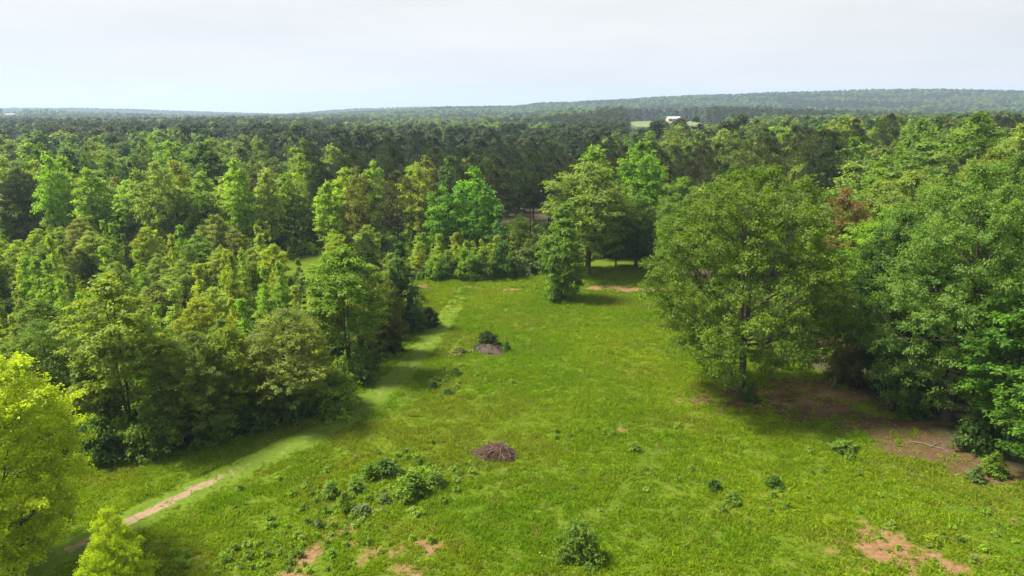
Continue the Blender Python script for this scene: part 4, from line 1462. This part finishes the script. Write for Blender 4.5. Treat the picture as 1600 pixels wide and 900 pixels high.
def box_mesh(name, sx, sy, sz, mat, gable=0.0):
    V = [(-sx, -sy, 0), (sx, -sy, 0), (sx, sy, 0), (-sx, sy, 0), (-sx, -sy, sz), (sx, -sy, sz), (sx, sy, sz), (-sx, sy, sz)]
    Fs = [(0, 3, 2, 1), (0, 1, 5, 4), (2, 3, 7, 6)]
    if gable:
        V += [(-sx, 0, sz + gable), (sx, 0, sz + gable)]
        Fs += [(1, 2, 6, 9, 5), (3, 0, 4, 8, 7), (4, 5, 9, 8), (6, 7, 8, 9)]
    else:
        Fs += [(1, 2, 6, 5), (3, 0, 4, 7), (4, 5, 6, 7)]
    me = bpy.data.meshes.new(name)
    me.from_pydata(V, [], Fs)
    me.materials.append(mat)
    return me


def roof_mesh(sx, sy, z0, rise, th, mat):
    V, Fs = [], []
    for s in (-1, 1):
        b = len(V)
        V += [(-sx, 0, z0 + rise), (sx, 0, z0 + rise), (sx, s * sy, z0), (-sx, s * sy, z0), (-sx, 0, z0 + rise + th), (sx, 0, z0 + rise + th), (sx, s * sy, z0 + th), (-sx, s * sy, z0 + th)]
        Fs += [tuple(b + i for i in f) for f in ((0, 1, 2, 3), (4, 7, 6, 5), (0, 4, 5, 1), (2, 6, 7, 3), (1, 5, 6, 2), (0, 3, 7, 4))]
    me = bpy.data.meshes.new('roof')
    me.from_pydata(V, [], Fs)
    me.materials.append(mat)
    return me


def building(name, loc, sx, sy, hz, rise, wall, roof, label, rz=0.0, openings=(), z_up=0.0):
    e = link(bpy.data.objects.new(name, None))
    e.location = (loc[0], loc[1], tz(*loc) + z_up)
    e.rotation_euler = (0, 0, rz)
    tag(e, label, 'building')
    w = link(bpy.data.objects.new('wall', box_mesh('wall', sx, sy, hz, wall, rise * .97)))
    w.parent = e
    q = link(bpy.data.objects.new('roof', roof_mesh(sx + .5, sy + .7, hz - .05, rise * 1.08, .18, roof)))
    q.parent = e
    for kind, ox, z0, ow, oh in openings:
        p = link(bpy.data.objects.new(kind, box_mesh(kind, ow / 2, .06, oh, M_DARK)))
        p.parent = e
        p.location = (ox, -sy - .03, z0)
        f = Tubes()
        fr = link(bpy.data.objects.new('frame', box_mesh('frame', ow / 2 + .12, .04, .16, M_WHITE)))
        fr.parent = p
        fr.location = (0, -.04, oh)
    return e


building('barn', B1, 7.0, 5.0, 3.0, 2.2, M_TAN, M_ROOF_W, 'pale-roofed barn at the edge of the far pasture', .10, [('door', -4.6, .05, 3.2, 2.6), ('door', 4.4, .05, 3.4, 2.6), ('window', .2, 1.1, 1.4, 1.1)])
building('farmhouse', B2, 9.5, 6, 4.6, 1.6, M_WHITE, M_ROOF_W, 'long white house with a pale roof among the trees on the far west hill', .05,
         [('door', 0, .05, 1.6, 2.4), ('window', -5, 1, 1.8, 1.5), ('window', 5, 1, 1.8, 1.5), ('window', -5, 3.2, 1.8, 1.3), ('window', 5, 3.2, 1.8, 1.3)])

# ------------------------------------------------------------------ the air
hz = box_mesh('haze', 5000, 3900, 175, None)
hz.materials.clear()
mh, nd, lk = new_mat('haze')
o_ = N(nd, 'ShaderNodeOutputMaterial')
v_ = N(nd, 'ShaderNodeVolumePrincipled')
v_.inputs['Color'].default_value = (0.58, 0.76, 1.0, 1)
v_.inputs['Density'].default_value = 0.00021
v_.inputs['Anisotropy'].default_value = 0.2
lk(v_.outputs[0], o_.inputs['Volume'])
hz.materials.append(mh)
haze = link(bpy.data.objects.new('haze', hz))
haze.location = (0, 3790, -22)
tag(haze, 'thin bluish summer haze over the valley', kind='stuff')
